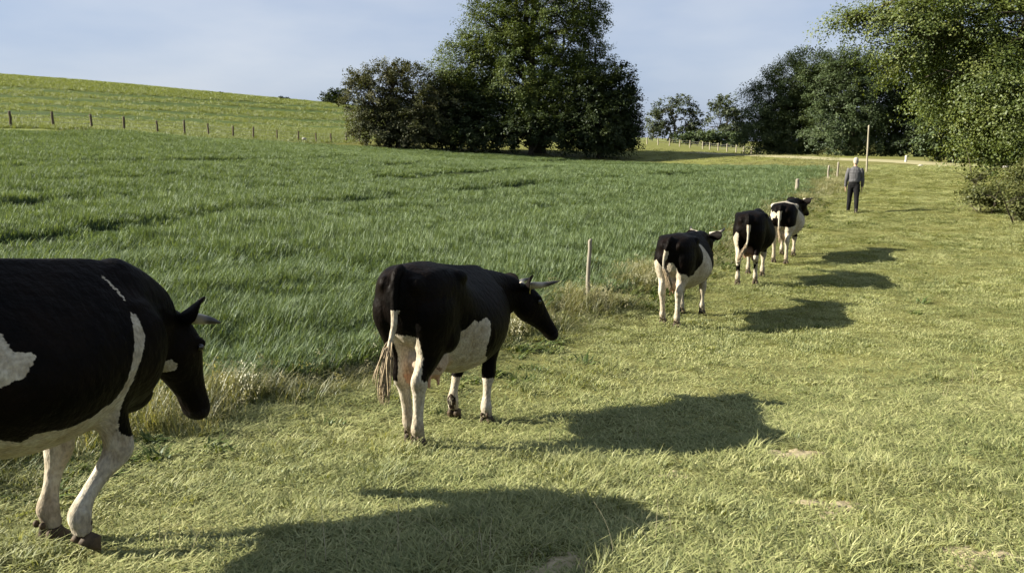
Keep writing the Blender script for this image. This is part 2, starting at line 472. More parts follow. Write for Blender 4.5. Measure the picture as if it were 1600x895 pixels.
m_grass = leaf_mat('pasture_grass', (0.080, 0.118, 0.028), (0.235, 0.268, 0.084), (0.445, 0.450, 0.205), trans=0.3, patch=0.30, patch_scale=0.7, instanced=True, tip=(0.49, 0.49, 0.235, 0.55), gloss=0.02)
m_rough = leaf_mat('rough_grass', (0.085, 0.115, 0.028), (0.185, 0.205, 0.062), (0.33, 0.31, 0.13), trans=0.3, patch=0.25, patch_scale=0.7, instanced=True, tip=(0.36, 0.33, 0.18, 0.5), gloss=0.04)
m_crop = leaf_mat('cereal_leaf', (0.042, 0.076, 0.024), (0.100, 0.155, 0.054), (0.210, 0.270, 0.110), trans=0.28, patch=0.14, patch_scale=0.35, instanced=True, tip=(0.20, 0.265, 0.125, 0.45), gloss=0.02)
m_barley = leaf_mat('barley_leaf', (0.165, 0.205, 0.066), (0.20, 0.24, 0.080), (0.235, 0.27, 0.10), trans=0.3, patch=0.15, patch_scale=0.15, instanced=True, gloss=0.04)

# bare, trodden spots: (pixel, radius)
bare_px = [(1235, 713, 0.15), (1295, 790, 0.13), (1525, 868, 0.11), (885, 888, 0.13), (1045, 742, 0.09)]
bare = [(*hit(px, py)[:2], r_) for px, py, r_ in bare_px]

grass_protos = [make_tuft('grass_clump', m_grass, 54, 0.11, 0.018, 0.060, 0.0062, 1.3, 100 + i) for i in range(5)] + \
               [make_tuft('grass_clump', m_grass, 36, 0.09, 0.04, 0.13, 0.0058, 1.1, 120 + i) for i in range(3)] + \
               [make_tuft('grass_clump', m_grass, 190, 0.28, 0.018, 0.062, 0.0095, 1.1, 140 + i) for i in range(4)]
X, Y = sample_fan(62000, 2.2, 75, 1.2, -0.75, 0.75)
X[:9000], Y[:9000] = sample_fan(9000, 2.2, 7.0, 1.35)
P2 = np.column_stack([X, Y])
ok = (X > edge(Y) - 0.15 + rng.normal(0, 0.12, len(X))) & (X < 60)
for bx, by, br in bare:
    dd = np.hypot(X - bx, (Y - by) * 1.1) + (vnoise(P2, 9, 5) - 0.5) * 0.16
    ok &= (dd > br * 1.1) | (rng.uniform(0, 1, len(X)) < 0.08)
X, Y, P2 = X[ok], Y[ok], P2[ok]
hn = fnoise(P2, 0.8, 11) ; hn2 = fnoise(P2, 2.6, 21)
wide = np.where(Y > 9, np.clip((Y / 14) ** 0.5, 0.8, 2.0), np.clip((Y / 4.0) ** 0.5, 1, 1.5) * 1.1)
tall = (0.46 + 0.60 * sstep(0.35, 0.75, hn)) * (0.60 + 0.75 * sstep(0.3, 0.75, hn2)) * rng.uniform(0.75, 1.3, len(X)) * np.clip((Y / 6) ** 0.15, 1, 1.4)
idx = np.where((hn2 > 0.60) & (rng.uniform(0, 1, len(X)) < 0.5), rng.integers(5, 8, len(X)), rng.integers(0, 5, len(X)))
idx = np.where(Y > 9, rng.integers(8, 12, len(X)), idx)
pg = scatter('pasture_grass', grass_protos, np.column_stack([X, Y, gzb(X, Y) - 0.005]), rng.uniform(0, 6.28, len(X)), np.column_stack([wide, wide, tall]), idx, 0.12)
tag(pg, 'short yellow green pasture grass covering the cow track', 'grass', kind='stuff')

# long dry grass and seed heads on the bank beside the crop
bank_protos = [make_tuft('bank_clump', m_rough, 40, 0.13, 0.10, 0.42, 0.0050, 0.55, 200 + i, stem=0.07, segs=3) for i in range(4)]
N = 3600
Yb = (rng.uniform(0, 1, N) ** 1.8) * 50 + 2.6
wb = np.interp(Yb, [3, 6, 10, 30, 55], [0.75, 0.6, 0.6, 1.3, 1.6])
Xb = edge(Yb) - 0.15 + rng.normal(0, 0.55, N) * wb
hb = fnoise(np.column_stack([Xb, Yb]), 0.7, 31)
keep = rng.uniform(0, 1, N) < sstep(0.25, 0.6, hb + 0.15)
Xb, Yb, hb = Xb[keep], Yb[keep], hb[keep]
lat = np.abs(Xb - edge(Yb))
hs = (0.45 + 0.75 * sstep(0.3, 0.7, hb)) * rng.uniform(0.6, 1.25, len(Xb)) * (1 - 0.45 * sstep(0.2, 1.2, lat))
ws = np.clip((Yb / 6) ** 0.45, 0.9, 2.4)
bk = scatter('bank_grass', bank_protos, np.column_stack([Xb, Yb, gzb(Xb, Yb) - 0.01]), rng.uniform(0, 6.28, len(Xb)), np.column_stack([ws, ws, hs]), rng.integers(0, 4, len(Xb)), 0.15)
tag(bk, 'long pale seeding grass along the edge of the crop', 'grass', kind='stuff')

# rough verge between the crop and the far fence
N = 9000
Yv = rng.uniform(36, 124, N); Xv = rng.uniform(-0.72, 0.42, N) * Yv
ok = ~in_crop(Xv, Yv) & ~in_hill(Xv, Yv) & (Xv < edge(np.minimum(Yv, 50)) + (Yv > 50) * 40)
Xv, Yv = Xv[ok], Yv[ok]
sv = np.clip(Yv / 45, 1, 2.4) * 1.1
vg = scatter('verge_grass', [make_tuft('verge_clump', m_rough, 34, 0.22, 0.08, 0.30, 0.014, 0.6, 240 + i) for i in range(3)], np.column_stack([Xv, Yv, gzb(Xv, Yv) - 0.01]), rng.uniform(0, 6.28, len(Xv)), np.column_stack([sv, sv, rng.uniform(0.5, 1.0, len(Xv))]), rng.integers(0, 3, len(Xv)), 0.12)
tag(vg, 'rough grass verge between the crop and the far fences', 'grass', kind='stuff')

# young cereal crop, with wheel tracks left open
crop_protos = [make_tuft('cereal_clump', m_crop, 40, 0.15, 0.26, 0.48, 0.013, 0.42, 300 + i, segs=3) for i in range(6)] + [make_tuft('cereal_clump', m_crop, 120, 0.38, 0.25, 0.48, 0.021, 0.38, 320 + i, segs=3) for i in range(4)]
X, Y = sample_fan(56000, 3.0, 108, 1.25, -0.82, 0.5)
X2, Y2 = sample_fan(9000, 3.0, 12, 1.0, -0.95, 0.2); X = np.concatenate([X, X2]); Y = np.concatenate([Y, Y2])
ok = in_crop(X, Y) & (X < edge(Y) - 0.12 - rng.uniform(0, 0.3, len(X)))
X, Y = X[ok], Y[ok]
def dist_line(x, y, pts):
    d = np.full(len(x), 1e9)
    for (ax, ay), (bx, by) in zip(pts[:-1], pts[1:]):
        vx_, vy_ = bx - ax, by - ay; L = vx_ * vx_ + vy_ * vy_
        k = np.clip(((x - ax) * vx_ + (y - ay) * vy_) / L, 0, 1)
        d = np.minimum(d, np.hypot(x - ax - k * vx_, y - ay - k * vy_))
    return d
tram_px = [[(-200, 345), (150, 316), (330, 303), (480, 292), (620, 281), (760, 272), (1000, 262)],
           [(-200, 300), (60, 290), (300, 280), (560, 268), (820, 258)],
           [(-150, 262), (200, 256), (460, 253), (700, 250), (950, 249)],
           [(-200, 420), (60, 385), (300, 352), (560, 322), (800, 297), (1000, 280), (1180, 268)]]
trams = [[hit(px, py)[:2] for px, py in line] for line in tram_px]
gap = np.zeros(len(X)); 
for i, tl in enumerate(trams):
    d = dist_line(X, Y, tl) + (vnoise(np.column_stack([X, Y]), 0.25, 40 + i) - 0.5) * 0.5
    w_ = np.interp(Y, [5, 20, 60, 110], [0.26, 0.60, 1.1, 1.5])
    if i in (0, 3): w_ = w_ * 1.9
    fade = 0.35 + 0.65 * vnoise(np.column_stack([X, Y]), 0.16, 60 + i)
    gap = np.maximum(gap, sstep(1.0, 0.55, d / w_) * (0.6 + 0.4 * (fade > 0.55)))
cn = fnoise(np.column_stack([X, Y]), 0.35, 51); cn2 = fnoise(np.column_stack([X, Y]), 1.5, 52, 2)
thin = rng.uniform(0, 1, len(X))
ok = (thin > gap * 0.93) & (thin > 0.35 * sstep(0.40, 0.25, cn2))
X, Y, cn, cn2, gap = X[ok], Y[ok], cn[ok], cn2[ok], gap[ok]
tall = (0.84 + 0.5 * (cn - 0.5)) * (0.86 + 0.28 * cn2) * rng.uniform(0.80, 1.18, len(X)) * (1 - 0.3 * gap)
dr = dist_line(X, Y, trams[0]) + 1.5 * vnoise(np.column_stack([X, Y]), 0.08, 91)
tall *= 1 + 0.13 * np.sin(dr * 2 * np.pi / np.interp(Y, [8, 40, 100], [2.0, 3.6, 7.0]))      # drill rows and wheelings
tall *= 0.72 + 0.28 * sstep(0.0, 1.6, edge(Y) - X)
wide = np.where(Y > 13, np.clip((Y / 30) ** 0.5, 0.72, 1.8), np.clip((Y / 9) ** 0.4, 0.85, 1.15))
cp = scatter('cereal_crop', crop_protos, np.column_stack([X, Y, gzb(X, Y) - 0.01]), rng.uniform(0, 6.28, len(X)), np.column_stack([wide, wide, tall]), np.where(Y > 13, rng.integers(6, 10, len(X)), rng.integers(0, 6, len(X))), 0.05)
tag(cp, 'dense blue green young cereal crop filling the middle field', 'crop', kind='stuff')

# barley on the hill, its tramlines running along the slope
bar_protos = [make_tuft('barley_clump', m_barley, 40, 0.45, 0.35, 0.55, 0.03, 0.5, 400 + i) for i in range(4)]
N = 34000
Y = 58 + (rng.uniform(0, 1, N) ** 1.3) * 240; X = rng.uniform(-0.95, -0.02, N) * Y
ok = in_hill(X, Y) & ~in_crop(X, Y)
X, Y = X[ok], Y[ok]
hill_tr = [[(-200, 139), (0, 151), (130, 158), (300, 165), (540, 178)], [(-200, 152), (0, 164), (150, 171), (330, 180), (540, 192)],
           [(-200, 129), (0, 138), (250, 153), (540, 171)], [(-200, 168), (0, 176), (170, 183), (330, 190), (540, 201)]]
g_ = np.zeros(len(X))
for i, line in enumerate(hill_tr):
    tl = [hit(px, py, 50, 330)[:2] for px, py in line]
    d = dist_line(X, Y, tl) + (vnoise(np.column_stack([X, Y]), 0.06, 80 + i) - 0.5) * 2.5
    g_ = np.maximum(g_, sstep(7.5, 4.0, d))
ok = rng.uniform(0, 1, len(X)) > g_ * 0.95
X, Y = X[ok], Y[ok]
wd = np.clip(Y / 80, 1, 3)
br_ = scatter('barley_field', bar_protos, np.column_stack([X, Y, gz(X, Y) - 0.03]), rng.uniform(0, 6.28, len(X)), np.column_stack([wd, wd, np.clip(wd * 0.8, 1, 1.8) * rng.uniform(0.7, 1.1, len(X))]), rng.integers(0, 4, len(X)), 0.08)
tag(br_, 'yellow green ripening barley covering the hill', 'crop', kind='stuff')
for i, line in enumerate(hill_tr):     # wide darker green bands in the ground along the same lines
    tl = [hit(px, py, 50, 330)[:2] for px, py in line]
    d = dist_line(vx, vy, tl)
    k = sstep(8.0, 4.0, d)[:, None]
    col = col * (1 - k) + np.array([0.070, 0.105, 0.028]) * k
buf = np.ones((len(col), 4), np.float32); buf[:, :3] = col
ground.data.attributes['col'].data.foreach_set('color', buf.ravel())

# bare soil spots in the track
m_soil = plain_mat('dry_soil', (0.28, 0.23, 0.13), (0.44, 0.38, 0.24), scale=14, rough=0.95, bump=0.8, dist=0.02)
for i, (bx, by, br) in enumerate(bare):
    V, Q = [], []
    nr, na_ = 7, 28
    for k in range(nr):
        rr = br * 1.15 * k / (nr - 1)
        for a_ in range(na_):
            th = 2 * math.pi * a_ / na_
            wob = 1 + 0.3 * math.sin(3 * th + i) + 0.18 * math.sin(7 * th + 2 * i)
            x = bx + rr * wob * 1.35 * math.cos(th); y = by + rr * wob * math.sin(th)
            V.append((x, y, rr / br))
    V = np.array(V); zz = gzb(V[:, 0], V[:, 1]) + 0.012 * (1 - V[:, 2] ** 2 * 0.95) + (vnoise(V[:, :2], 22, 9) - 0.5) * 0.024 * (V[:, 2] < 1)
    V[:, 2] = zz
    for k in range(nr - 1):
        for a_ in range(na_):
            b_ = (a_ + 1) % na_; Q.append((k * na_ + a_, k * na_ + b_, (k + 1) * na_ + b_, (k + 1) * na_ + a_))
    tag(link('bare_soil', np_mesh('bare_soil', V, np.array(Q), smooth=True), m_soil), kind='structure')

# docks and nettles on the bank, darker than the grass
m_weed = leaf_mat('weed_leaf', (0.040, 0.070, 0.014), (0.085, 0.125, 0.026), (0.15, 0.185, 0.05), trans=0.28, patch=0.15, patch_scale=0.8, instanced=True, gloss=0.02)
weed_protos = [make_tuft('weed_clump', m_weed, 26, 0.11, 0.08, 0.24, 0.030, 1.0, 500 + i, segs=3) for i in range(4)]
N = 1500
Yw = (rng.uniform(0, 1, N) ** 1.5) * 30 + 3.0
Xw = edge(Yw) + 0.5 + np.abs(rng.normal(0, 0.55, N)) - 0.45
far_w = rng.uniform(0, 1, N) < 0.22
Xw[far_w], Yw[far_w] = sample_fan(int(far_w.sum()), 3.0, 24, 1.3, -0.5, 0.7)
wn = fnoise(np.column_stack([Xw, Yw]), 0.9, 71)
keep = (wn > np.where(far_w, 0.62, 0.50)) & (Xw > edge(Yw) - 0.4)
Xw, Yw, wn = Xw[keep], Yw[keep], wn[keep]
sw_ = rng.uniform(0.45, 1.0, len(Xw)) * np.clip((Yw / 8) ** 0.3, 0.8, 1.4)
wd_ = scatter('bank_weeds', weed_protos, np.column_stack([Xw, Yw, gzb(Xw, Yw) - 0.01]), rng.uniform(0, 6.28, len(Xw)), np.column_stack([sw_, sw_, sw_ * rng.uniform(0.5, 0.9, len(Xw))]), rng.integers(0, 4, len(Xw)), 0.15)
tag(wd_, 'dark leafy weeds scattered over the bank and the track', 'weeds', kind='stuff')
# dry bent stalks in the foreground
V, Q = [], []
def stalk(x, y, h, az, bend, w):
    z = g1(x, y); b0 = len(V); n_ = 7
    for k in np.linspace(0, 1, n_):
        px_ = x + math.cos(az) * bend * k * k; py_ = y + math.sin(az) * bend * k * k; pz_ = z + h * (k - 0.28 * k * k * min(1.5, bend / h))
        r_ = w * (1 - 0.6 * k)
        for a_ in range(3): V.append((px_ + r_ * math.cos(a_ * 2.094), py_ + r_ * math.sin(a_ * 2.094), pz_))
    for k in range(n_ - 1):
        for a_ in range(3): Q.append((b0 + 3 * k + a_, b0 + 3 * k + (a_ + 1) % 3, b0 + 3 * k + 3 + (a_ + 1) % 3, b0 + 3 * k + 3 + a_))
for px, py in [(600, 880), (640, 870), (690, 885), (720, 872), (745, 880), (760, 890), (560, 885), (820, 884), (480, 880), (1010, 850), (1040, 842), (300, 872), (250, 860), (940, 872), (1480, 620), (1520, 600), (860, 690), (900, 694), (985, 690), (430, 700), (1300, 860)]:
    x, y, _ = hit(px, py)
    for _k in range(2): stalk(x + rng.normal(0, .04), y + rng.normal(0, .04), rng.uniform(.14, .30), rng.uniform(0, 6.28), rng.uniform(.05, .24), rng.uniform(.0016, .0026))
m_straw = plain_mat('dry_straw', (0.30, 0.27, 0.15), (0.48, 0.43, 0.27), scale=20, rough=0.8, bump=0.1)
sk = link('dry_stalks', np_mesh('dry_stalks', np.array(V), np.array(Q)), m_straw)
tag(sk, 'thin dry bent grass stalks standing above the turf', 'grass', kind='stuff')

# ------------------------------------------------------------------ trees
def tube_arr(pts, rad, n=7):
    pts = np.asarray(pts, float); rad = np.asarray(rad, float)
    T = unit(np.gradient(pts, axis=0)); ref = np.array([0, 0, 1.0]) if abs(T[0, 2]) < 0.9 else np.array([1.0, 0, 0])
    L = unit(np.cross(ref, T[0])); rings = []
    a = np.linspace(0, 2 * np.pi, n, endpoint=False)
    for p, r_, t_ in zip(pts, rad, T):
        L = unit(L - t_ * np.dot(L, t_)); U = np.cross(t_, L)
        rings.append(p + r_ * (np.outer(np.cos(a), L) + np.outer(np.sin(a), U)))
    V = np.concatenate(rings); k = len(rings)
    q = [(i * n + j, i * n + (j + 1) % n, (i + 1) * n + (j + 1) % n, (i + 1) * n + j) for i in range(k - 1) for j in range(n)]
    return V, q

def wander(a, b, n, amp, r):
    t_ = np.linspace(0, 1, n)[:, None]; p = a * (1 - t_) + b * t_
    j = r.normal(0, amp, (n, 3)); j[0] = 0; j[-1] = 0
    p = p + j * np.sin(np.pi * t_)
    p[:, 2] += 0.12 * np.linalg.norm(b - a) * np.sin(np.pi * t_[:, 0])
    return p

def tree(name, label, base, lobes, mat_leaf, mat_bark, n_clump, per, leaf, clump, trunk_r, seed, group=None, droop=0.15, fill=0.55, trunk_top=None, cat='tree', stems=1, fork=0.25, aspect=0.55, dens_noise=0.35, twig=0, sig=(0.55, 0.42, 0.26)):
    """lobes: world-space ellipsoids (x, y, z, rx, ry, rz) that make the crown; clumps of leaves sit on and in them."""
    r = np.random.default_rng(seed)
    base = np.array(base, float); lobes = np.array(lobes, float)
    area = np.array([(l[3] * l[4] + l[3] * l[5] + l[4] * l[5]) for l in lobes]); area /= area.sum()
    which = r.choice(len(lobes), n_clump, p=area)
    d = unit(r.normal(0, 1, (n_clump, 3)))
    rad = np.where(r.uniform(0, 1, n_clump) < fill, r.uniform(0.86, 1.03, n_clump), r.uniform(0.35, 0.9, n_clump))
    wob = 0.78 + 0.46 * fnoise(d * 2.1 + which[:, None] * 7.7, 1.0, seed, 3)
    Lc = lobes[which]
    cen = Lc[:, :3] + d * Lc[:, 3:] * (rad * wob)[:, None]
    keep = fnoise(cen, 0.9 / clump * 0.35, seed + 3, 2) > dens_noise * 0.95
    gzz = gz(cen[:, 0], cen[:, 1]); keep &= cen[:, 2] > gzz + 0.25 * clump
    cen, d = cen[keep], d[keep]; n = len(cen)
    # clump frame: outward, sideways, up
    cc = lobes[:, :3].mean(0)
    outw = unit(d * np.array([1, 1, 0.6]) + 0.35 * unit(cen - cc))
    outw[:, 2] -= droop; outw = unit(outw + r.normal(0, 0.25, (n, 3)))
    side = unit(np.cross(outw, np.tile([0, 0, 1.0], (n, 1)) + r.normal(0, 0.15, (n, 3)))); up = np.cross(side, outw)
    cs = clump * r.uniform(0.6, 1.35, n)
    N = n * per; rep_ = np.repeat
    a, b, c = (np.clip(r.normal(0, 1, N), -1.7, 1.7) * q_ for q_ in sig)
    pos = rep_(cen, per, 0) + (rep_(outw, per, 0) * a[:, None] + rep_(side, per, 0) * b[:, None] + rep_(up, per, 0) * c[:, None]) * rep_(cs, per)[:, None]
    pos[:, 2] -= 0.10 * rep_(cs, per) * a * a
    nrm = unit(rep_(up, per, 0) * 0.9 + rep_(outw, per, 0) * 0.45 + r.normal(0, 0.42, (N, 3)))
    ax = unit(np.cross(nrm, r.normal(0, 1, (N, 3)))); bx = np.cross(nrm, ax)
    ll = leaf * r.uniform(0.6, 1.35, N)[:, None]
    f4 = np.stack([pos - ax * ll * 0.5, pos + bx * ll * 0.5 * aspect + nrm * ll * 0.08, pos + ax * ll * 0.5, pos - bx * ll * 0.5 * aspect + nrm * ll * 0.08], 1)
    gl = gz(pos[:, 0], pos[:, 1]); f4 = f4[pos[:, 2] > gl + 0.05]
    N = len(f4)
    val = np.clip(rep_(r.normal(0.5, 0.16, n), per)[pos[:, 2] > gl + 0.05] + r.normal(0, 0.11, N), 0, 1)
    me = np_mesh('crown', f4.reshape(-1, 3), np.arange(N * 4).reshape(-1, 4), attrs={'v': rep_(val, 4)})
    me.materials.append(mat_leaf)
    root = empty(name, base); inv = Matrix.Translation(-Vector(base))
    cr_ = link('crown', me, None, root); cr_.matrix_parent_inverse = inv
    # trunk and limbs
    TV, TQ, k0 = [], [], 0
    def add(pts, rd, n_=7):
        nonlocal k0
        V, q = tube_arr(pts, rd, n_); TV.append(V); TQ.extend([tuple(i + k0 for i in f) for f in q]); k0 += len(V)
    top = np.array(trunk_top if trunk_top is not None else [lobes[:, 0].mean(), lobes[:, 1].mean(), lobes[:, 2].max()], float)
    for s_ in range(stems):
        off = np.array([0, 0, 0]) if stems == 1 else np.append(r.normal(0, 0.25, 2) * trunk_r * 6, 0)
        b0 = base + off; b0[2] -= 0.3
        tp_ = top + (0 if stems == 1 else np.append(r.normal(0, 1.0, 2), r.normal(0, 0.6)))
        tr = wander(b0, tp_, 10, trunk_r * 0.5, r)
        tr[:, 2] = np.linspace(b0[2], tp_[2], 10)
        rd = trunk_r * np.array([1.5, 1.05, 0.95, 0.86, 0.76, 0.64, 0.5, 0.36, 0.22, 0.06])
        add(tr, rd, 10)
        for l in lobes:
            f_ = r.uniform(fork, 0.75); i_ = int(f_ * 9); st_ = tr[i_]
            if l[2] < st_[2] - 2: st_ = tr[max(1, int(9 * max(0.08, (l[2] - b0[2]) / max(0.1, tp_[2] - b0[2]) - 0.15)))]
            pl = wander(st_, l[:3], 7, 0.05 * np.linalg.norm(l[:3] - st_), r)
            add(pl, np.linspace(rd[i_] * 0.6, min(0.05, trunk_r * 0.12), 7))
            for _ in range(5 + twig):
                e_ = l[:3] + unit(r.normal(0, 1, 3)) * l[3:] * r.uniform(0.7, 0.98)
                add(wander(pl[r.integers(3, 7)], e_, 5, 0.04 * l[3], r), np.linspace(rd[i_] * 0.25, min(0.015, trunk_r * 0.05), 5), 5)
    tm = np_mesh('trunk', np.concatenate(TV), np.array(TQ), smooth=True)
    tk = link('trunk', tm, mat_bark, root); tk.matrix_parent_inverse = inv
    tag(root, label, cat, group)
    return root

def plobes(Y, L, depth=0.9):
    """Pixel lobes (px, py, rx, ry[, dY]) at distance Y turned into ellipsoids in metres."""
    r_ = []
    for l in L:
        yy = Y + (l[4] if len(l) > 4 else 0)
        c_ = at(l[0], l[1], yy); k = yy / F
        r_.append((*c_, l[2] * k, l[2] * k * depth, l[3] * k))
    return r_
def gp(px, Y):
    x = (px - 800) / F * Y; return (x, Y, g1(x, Y))

m_bark = plain_mat('bark', (0.045, 0.036, 0.026), (0.12, 0.10, 0.075), scale=6, rough=0.95, bump=0.9, dist=0.03, stretch=(1, 1, 0.25))
m_oak = leaf_mat('oak_leaf', (0.036, 0.058, 0.011), (0.082, 0.114, 0.020), (0.150, 0.178, 0.038), trans=0.28, patch=0.10, patch_scale=0.25, gloss=0.015)
m_dark = leaf_mat('dark_leaf', (0.017, 0.028, 0.008), (0.032, 0.048, 0.012), (0.054, 0.070, 0.019), trans=0.22, patch=0.08, patch_scale=0.25, gloss=0.015)  # leaf colour darkened to carry the shade low in the grove
m_haw = leaf_mat('hawthorn_leaf', (0.036, 0.044, 0.014), (0.074, 0.082, 0.030), (0.135, 0.128, 0.062), trans=0.22, patch=0.10, patch_scale=0.5, gloss=0.015)
m_beech = leaf_mat('beech_leaf', (0.046, 0.076, 0.012), (0.105, 0.140, 0.024), (0.205, 0.230, 0.055), trans=0.38, patch=0.10, patch_scale=0.5, gloss=0.02)
m_far = leaf_mat('far_leaf', (0.036, 0.060, 0.021), (0.070, 0.100, 0.037), (0.110, 0.140, 0.056), trans=0.25, patch=0.06, patch_scale=0.2, gloss=0.015)
m_pale = leaf_mat('hazed_leaf', (0.045, 0.062, 0.030), (0.075, 0.095, 0.050), (0.11, 0.13, 0.07), trans=0.3, patch=0.06, patch_scale=0.2, gloss=0.015)  # distance haze put into the leaf colour, paler and bluer
m_bram = leaf_mat('bramble_leaf', (0.055, 0.072, 0.020), (0.105, 0.120, 0.036), (0.170, 0.172, 0.062), trans=0.3, patch=0.10, patch_scale=0.8, gloss=0.015)

GROVE = 'trees of the field grove'
tree('oak_tree', 'tall broad oak rising out of frame from the middle of the grove', gp(842, 112),
     plobes(112, [(850, 10, 82, 70), (785, 55, 62, 62), (752, 105, 66, 52), (880, 80, 62, 72), (922, 48, 30, 36), (905, 10, 42, 40), (815, 115, 85, 68), (890, 145, 72, 58), (735, 150, 50, 40), (850, -65, 78, 55), (800, -20, 60, 55), (930, 105, 34, 40), (700, 125, 40, 36), (735, 75, 40, 40), (765, 30, 40, 40), (690, 150, 36, 30), (845, 170, 60, 40), (800, 165, 60, 40)]),
     m_oak, m_bark, 2500, 84, 0.27, 1.15, 0.75, 21, GROVE, dens_noise=0.30, fill=0.62)
tree('field_maple_tree', 'rounded dark tree at the right end of the grove', gp(935, 108),
     plobes(108, [(958, 165, 36, 46), (930, 190, 52, 38), (978, 182, 26, 36), (955, 205, 42, 26), (920, 150, 40, 40), (968, 130, 24, 26), (950, 220, 40, 16), (982, 214, 20, 20)]),
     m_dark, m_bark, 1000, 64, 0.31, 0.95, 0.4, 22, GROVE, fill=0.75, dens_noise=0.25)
tree('hawthorn_tree', 'low greyish green hawthorn at the left end of the grove', gp(615, 108),
     plobes(108, [(598, 140, 50, 42), (640, 145, 52, 44), (568, 160, 34, 40), (590, 190, 48, 32), (655, 185, 52, 36), (612, 112, 30, 18), (560, 128, 22, 18), (690, 165, 40, 40), (600, 208, 50, 18), (655, 212, 50, 16)]),
     m_haw, m_bark, 1150, 56, 0.27, 0.80, 0.28, 23, GROVE, fill=0.70, dens_noise=0.30, stems=3, twig=4)
tree('elder_tree', 'bushy dark tree between the hawthorn and the oak', gp(712, 109.5),
     plobes(109.5, [(715, 180, 48, 42), (750, 190, 48, 36), (690, 200, 40, 26), (735, 150, 38, 32)]),
     m_dark, m_bark, 700, 50, 0.33, 0.9, 0.28, 24, GROVE, fill=0.7, dens_noise=0.25, stems=2)
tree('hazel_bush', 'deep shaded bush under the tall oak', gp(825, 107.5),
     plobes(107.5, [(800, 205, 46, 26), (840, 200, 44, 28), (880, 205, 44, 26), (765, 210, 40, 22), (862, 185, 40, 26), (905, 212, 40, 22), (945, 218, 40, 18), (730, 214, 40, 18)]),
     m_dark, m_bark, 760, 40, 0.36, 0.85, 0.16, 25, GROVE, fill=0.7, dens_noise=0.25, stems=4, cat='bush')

WOOD = 'trees of the wood behind the road'
tree('lime_tree', 'broad rounded tree at the left end of the wood behind the road', gp(1215, 112),
     plobes(112, [(1225, 150, 52, 52), (1200, 180, 44, 52), (1255, 125, 48, 42), (1240, 195, 52, 46), (1190, 215, 36, 30), (1270, 170, 44, 60), (1250, 228, 40, 22)]),
     m_far, m_bark, 1300, 80, 0.24, 0.95, 0.4, 31, WOOD, fill=0.75, dens_noise=0.22)
tree('beech_tree', 'domed dark green beech in the middle of the wood', gp(1320, 106),
     plobes(106, [(1300, 125, 50, 46), (1345, 120, 50, 40), (1325, 165, 60, 60), (1370, 150, 44, 52), (1300, 205, 52, 42), (1355, 210, 52, 40), (1395, 190, 36, 56), (1322, 105, 40, 24)]),
     m_far, m_bark, 1400, 80, 0.24, 0.95, 0.45, 32, WOOD, fill=0.75, dens_noise=0.22)
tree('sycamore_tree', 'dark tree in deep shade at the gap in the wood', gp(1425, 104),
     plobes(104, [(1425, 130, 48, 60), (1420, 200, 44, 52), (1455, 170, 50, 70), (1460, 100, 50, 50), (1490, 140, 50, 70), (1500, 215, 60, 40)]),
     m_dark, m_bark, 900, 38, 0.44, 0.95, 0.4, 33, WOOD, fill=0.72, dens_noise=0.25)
tree('ash_tree', 'grey green tree standing just right of the dark gap in the wood', gp(1478, 80),
     plobes(80, [(1468, 190, 30, 58), (1490, 150, 38, 50), (1478, 230, 26, 24), (1515, 215, 34, 36), (1520, 170, 40, 50)]),
     m_far, m_bark, 640, 42, 0.34, 0.75, 0.3, 34, WOOD, fill=0.7, dens_noise=0.28)
tree('maple_tree', 'tree at the roadside beneath the overhanging beech', gp(1575, 72),
     plobes(72, [(1560, 215, 40, 36), (1600, 200, 44, 46), (1580, 160, 50, 50), (1640, 190, 50, 60), (1700, 180, 60, 70)]),
     m_dark, m_bark, 620, 42, 0.32, 0.75, 0.3, 35, WOOD, fill=0.7, dens_noise=0.28)
FARG = 'pale trees far behind the road fence'
tree('poplar_tree', 'pale airy tree far off, just right of the grove', gp(1050, 215),
     plobes(215, [(1042, 172, 22, 22), (1062, 168, 18, 18), (1028, 190, 18, 22), (1075, 178, 16, 22), (1086, 192, 12, 22), (1048, 205, 30, 14), (1018, 205, 10, 14)]),
     m_pale, m_bark, 420, 30, 0.6, 1.2, 0.35, 41, FARG, fill=0.6, dens_noise=0.47, twig=3)
tree('willow_tree', 'pale airy tree far off, touching the left side of the wood', gp(1130, 205),
     plobes(205, [(1120, 180, 18, 24), (1140, 175, 22, 26), (1130, 200, 24, 18), (1152, 195, 18, 24), (1108, 198, 12, 20), (1160, 210, 22, 14)]),
     m_pale, m_bark, 420, 30, 0.6, 1.2, 0.35, 42, FARG, fill=0.6, dens_noise=0.46, twig=3)
tree('alder_tree', 'low tree filling the gap below the two pale trees', gp(1092, 190),
     plobes(190, [(1092, 214, 22, 8), (1115, 216, 18, 8), (1140, 217, 24, 9), (1070, 216, 16, 6)]),
     m_far, m_bark, 200, 26, 0.55, 1.0, 0.2, 43, FARG, fill=0.6, dens_noise=0.25, stems=3)
tree('oak_tree', 'small dark tree on the hill crest left of the hawthorn', gp(520, 285),
     plobes(285, [(515, 152, 12, 9), (530, 150, 14, 11), (522, 158, 18, 7)]), m_dark, m_bark, 110, 26, 0.8, 1.3, 0.3, 44, 'small growth on the hill crest', dens_noise=0.2)
for k_, (px, py, rr_, lab) in enumerate([(443, 155, 5, 'tiny dark bush on the hill crest, nearer the grove'), (345, 147.5, 3.2, 'tiny dark bush on the hill crest, farther left')]):
    tree('crest_bush', lab, gp(px, 276 - 6 * k_), plobes(276 - 6 * k_, [(px, py, rr_, rr_ * 0.8), (px + rr_, py + 1, rr_ * 0.7, rr_ * 0.6)]), m_dark, m_bark, 24, 20, 0.6, 0.7, 0.1, 45 + k_, 'small growth on the hill crest', dens_noise=0.1, cat='bush')

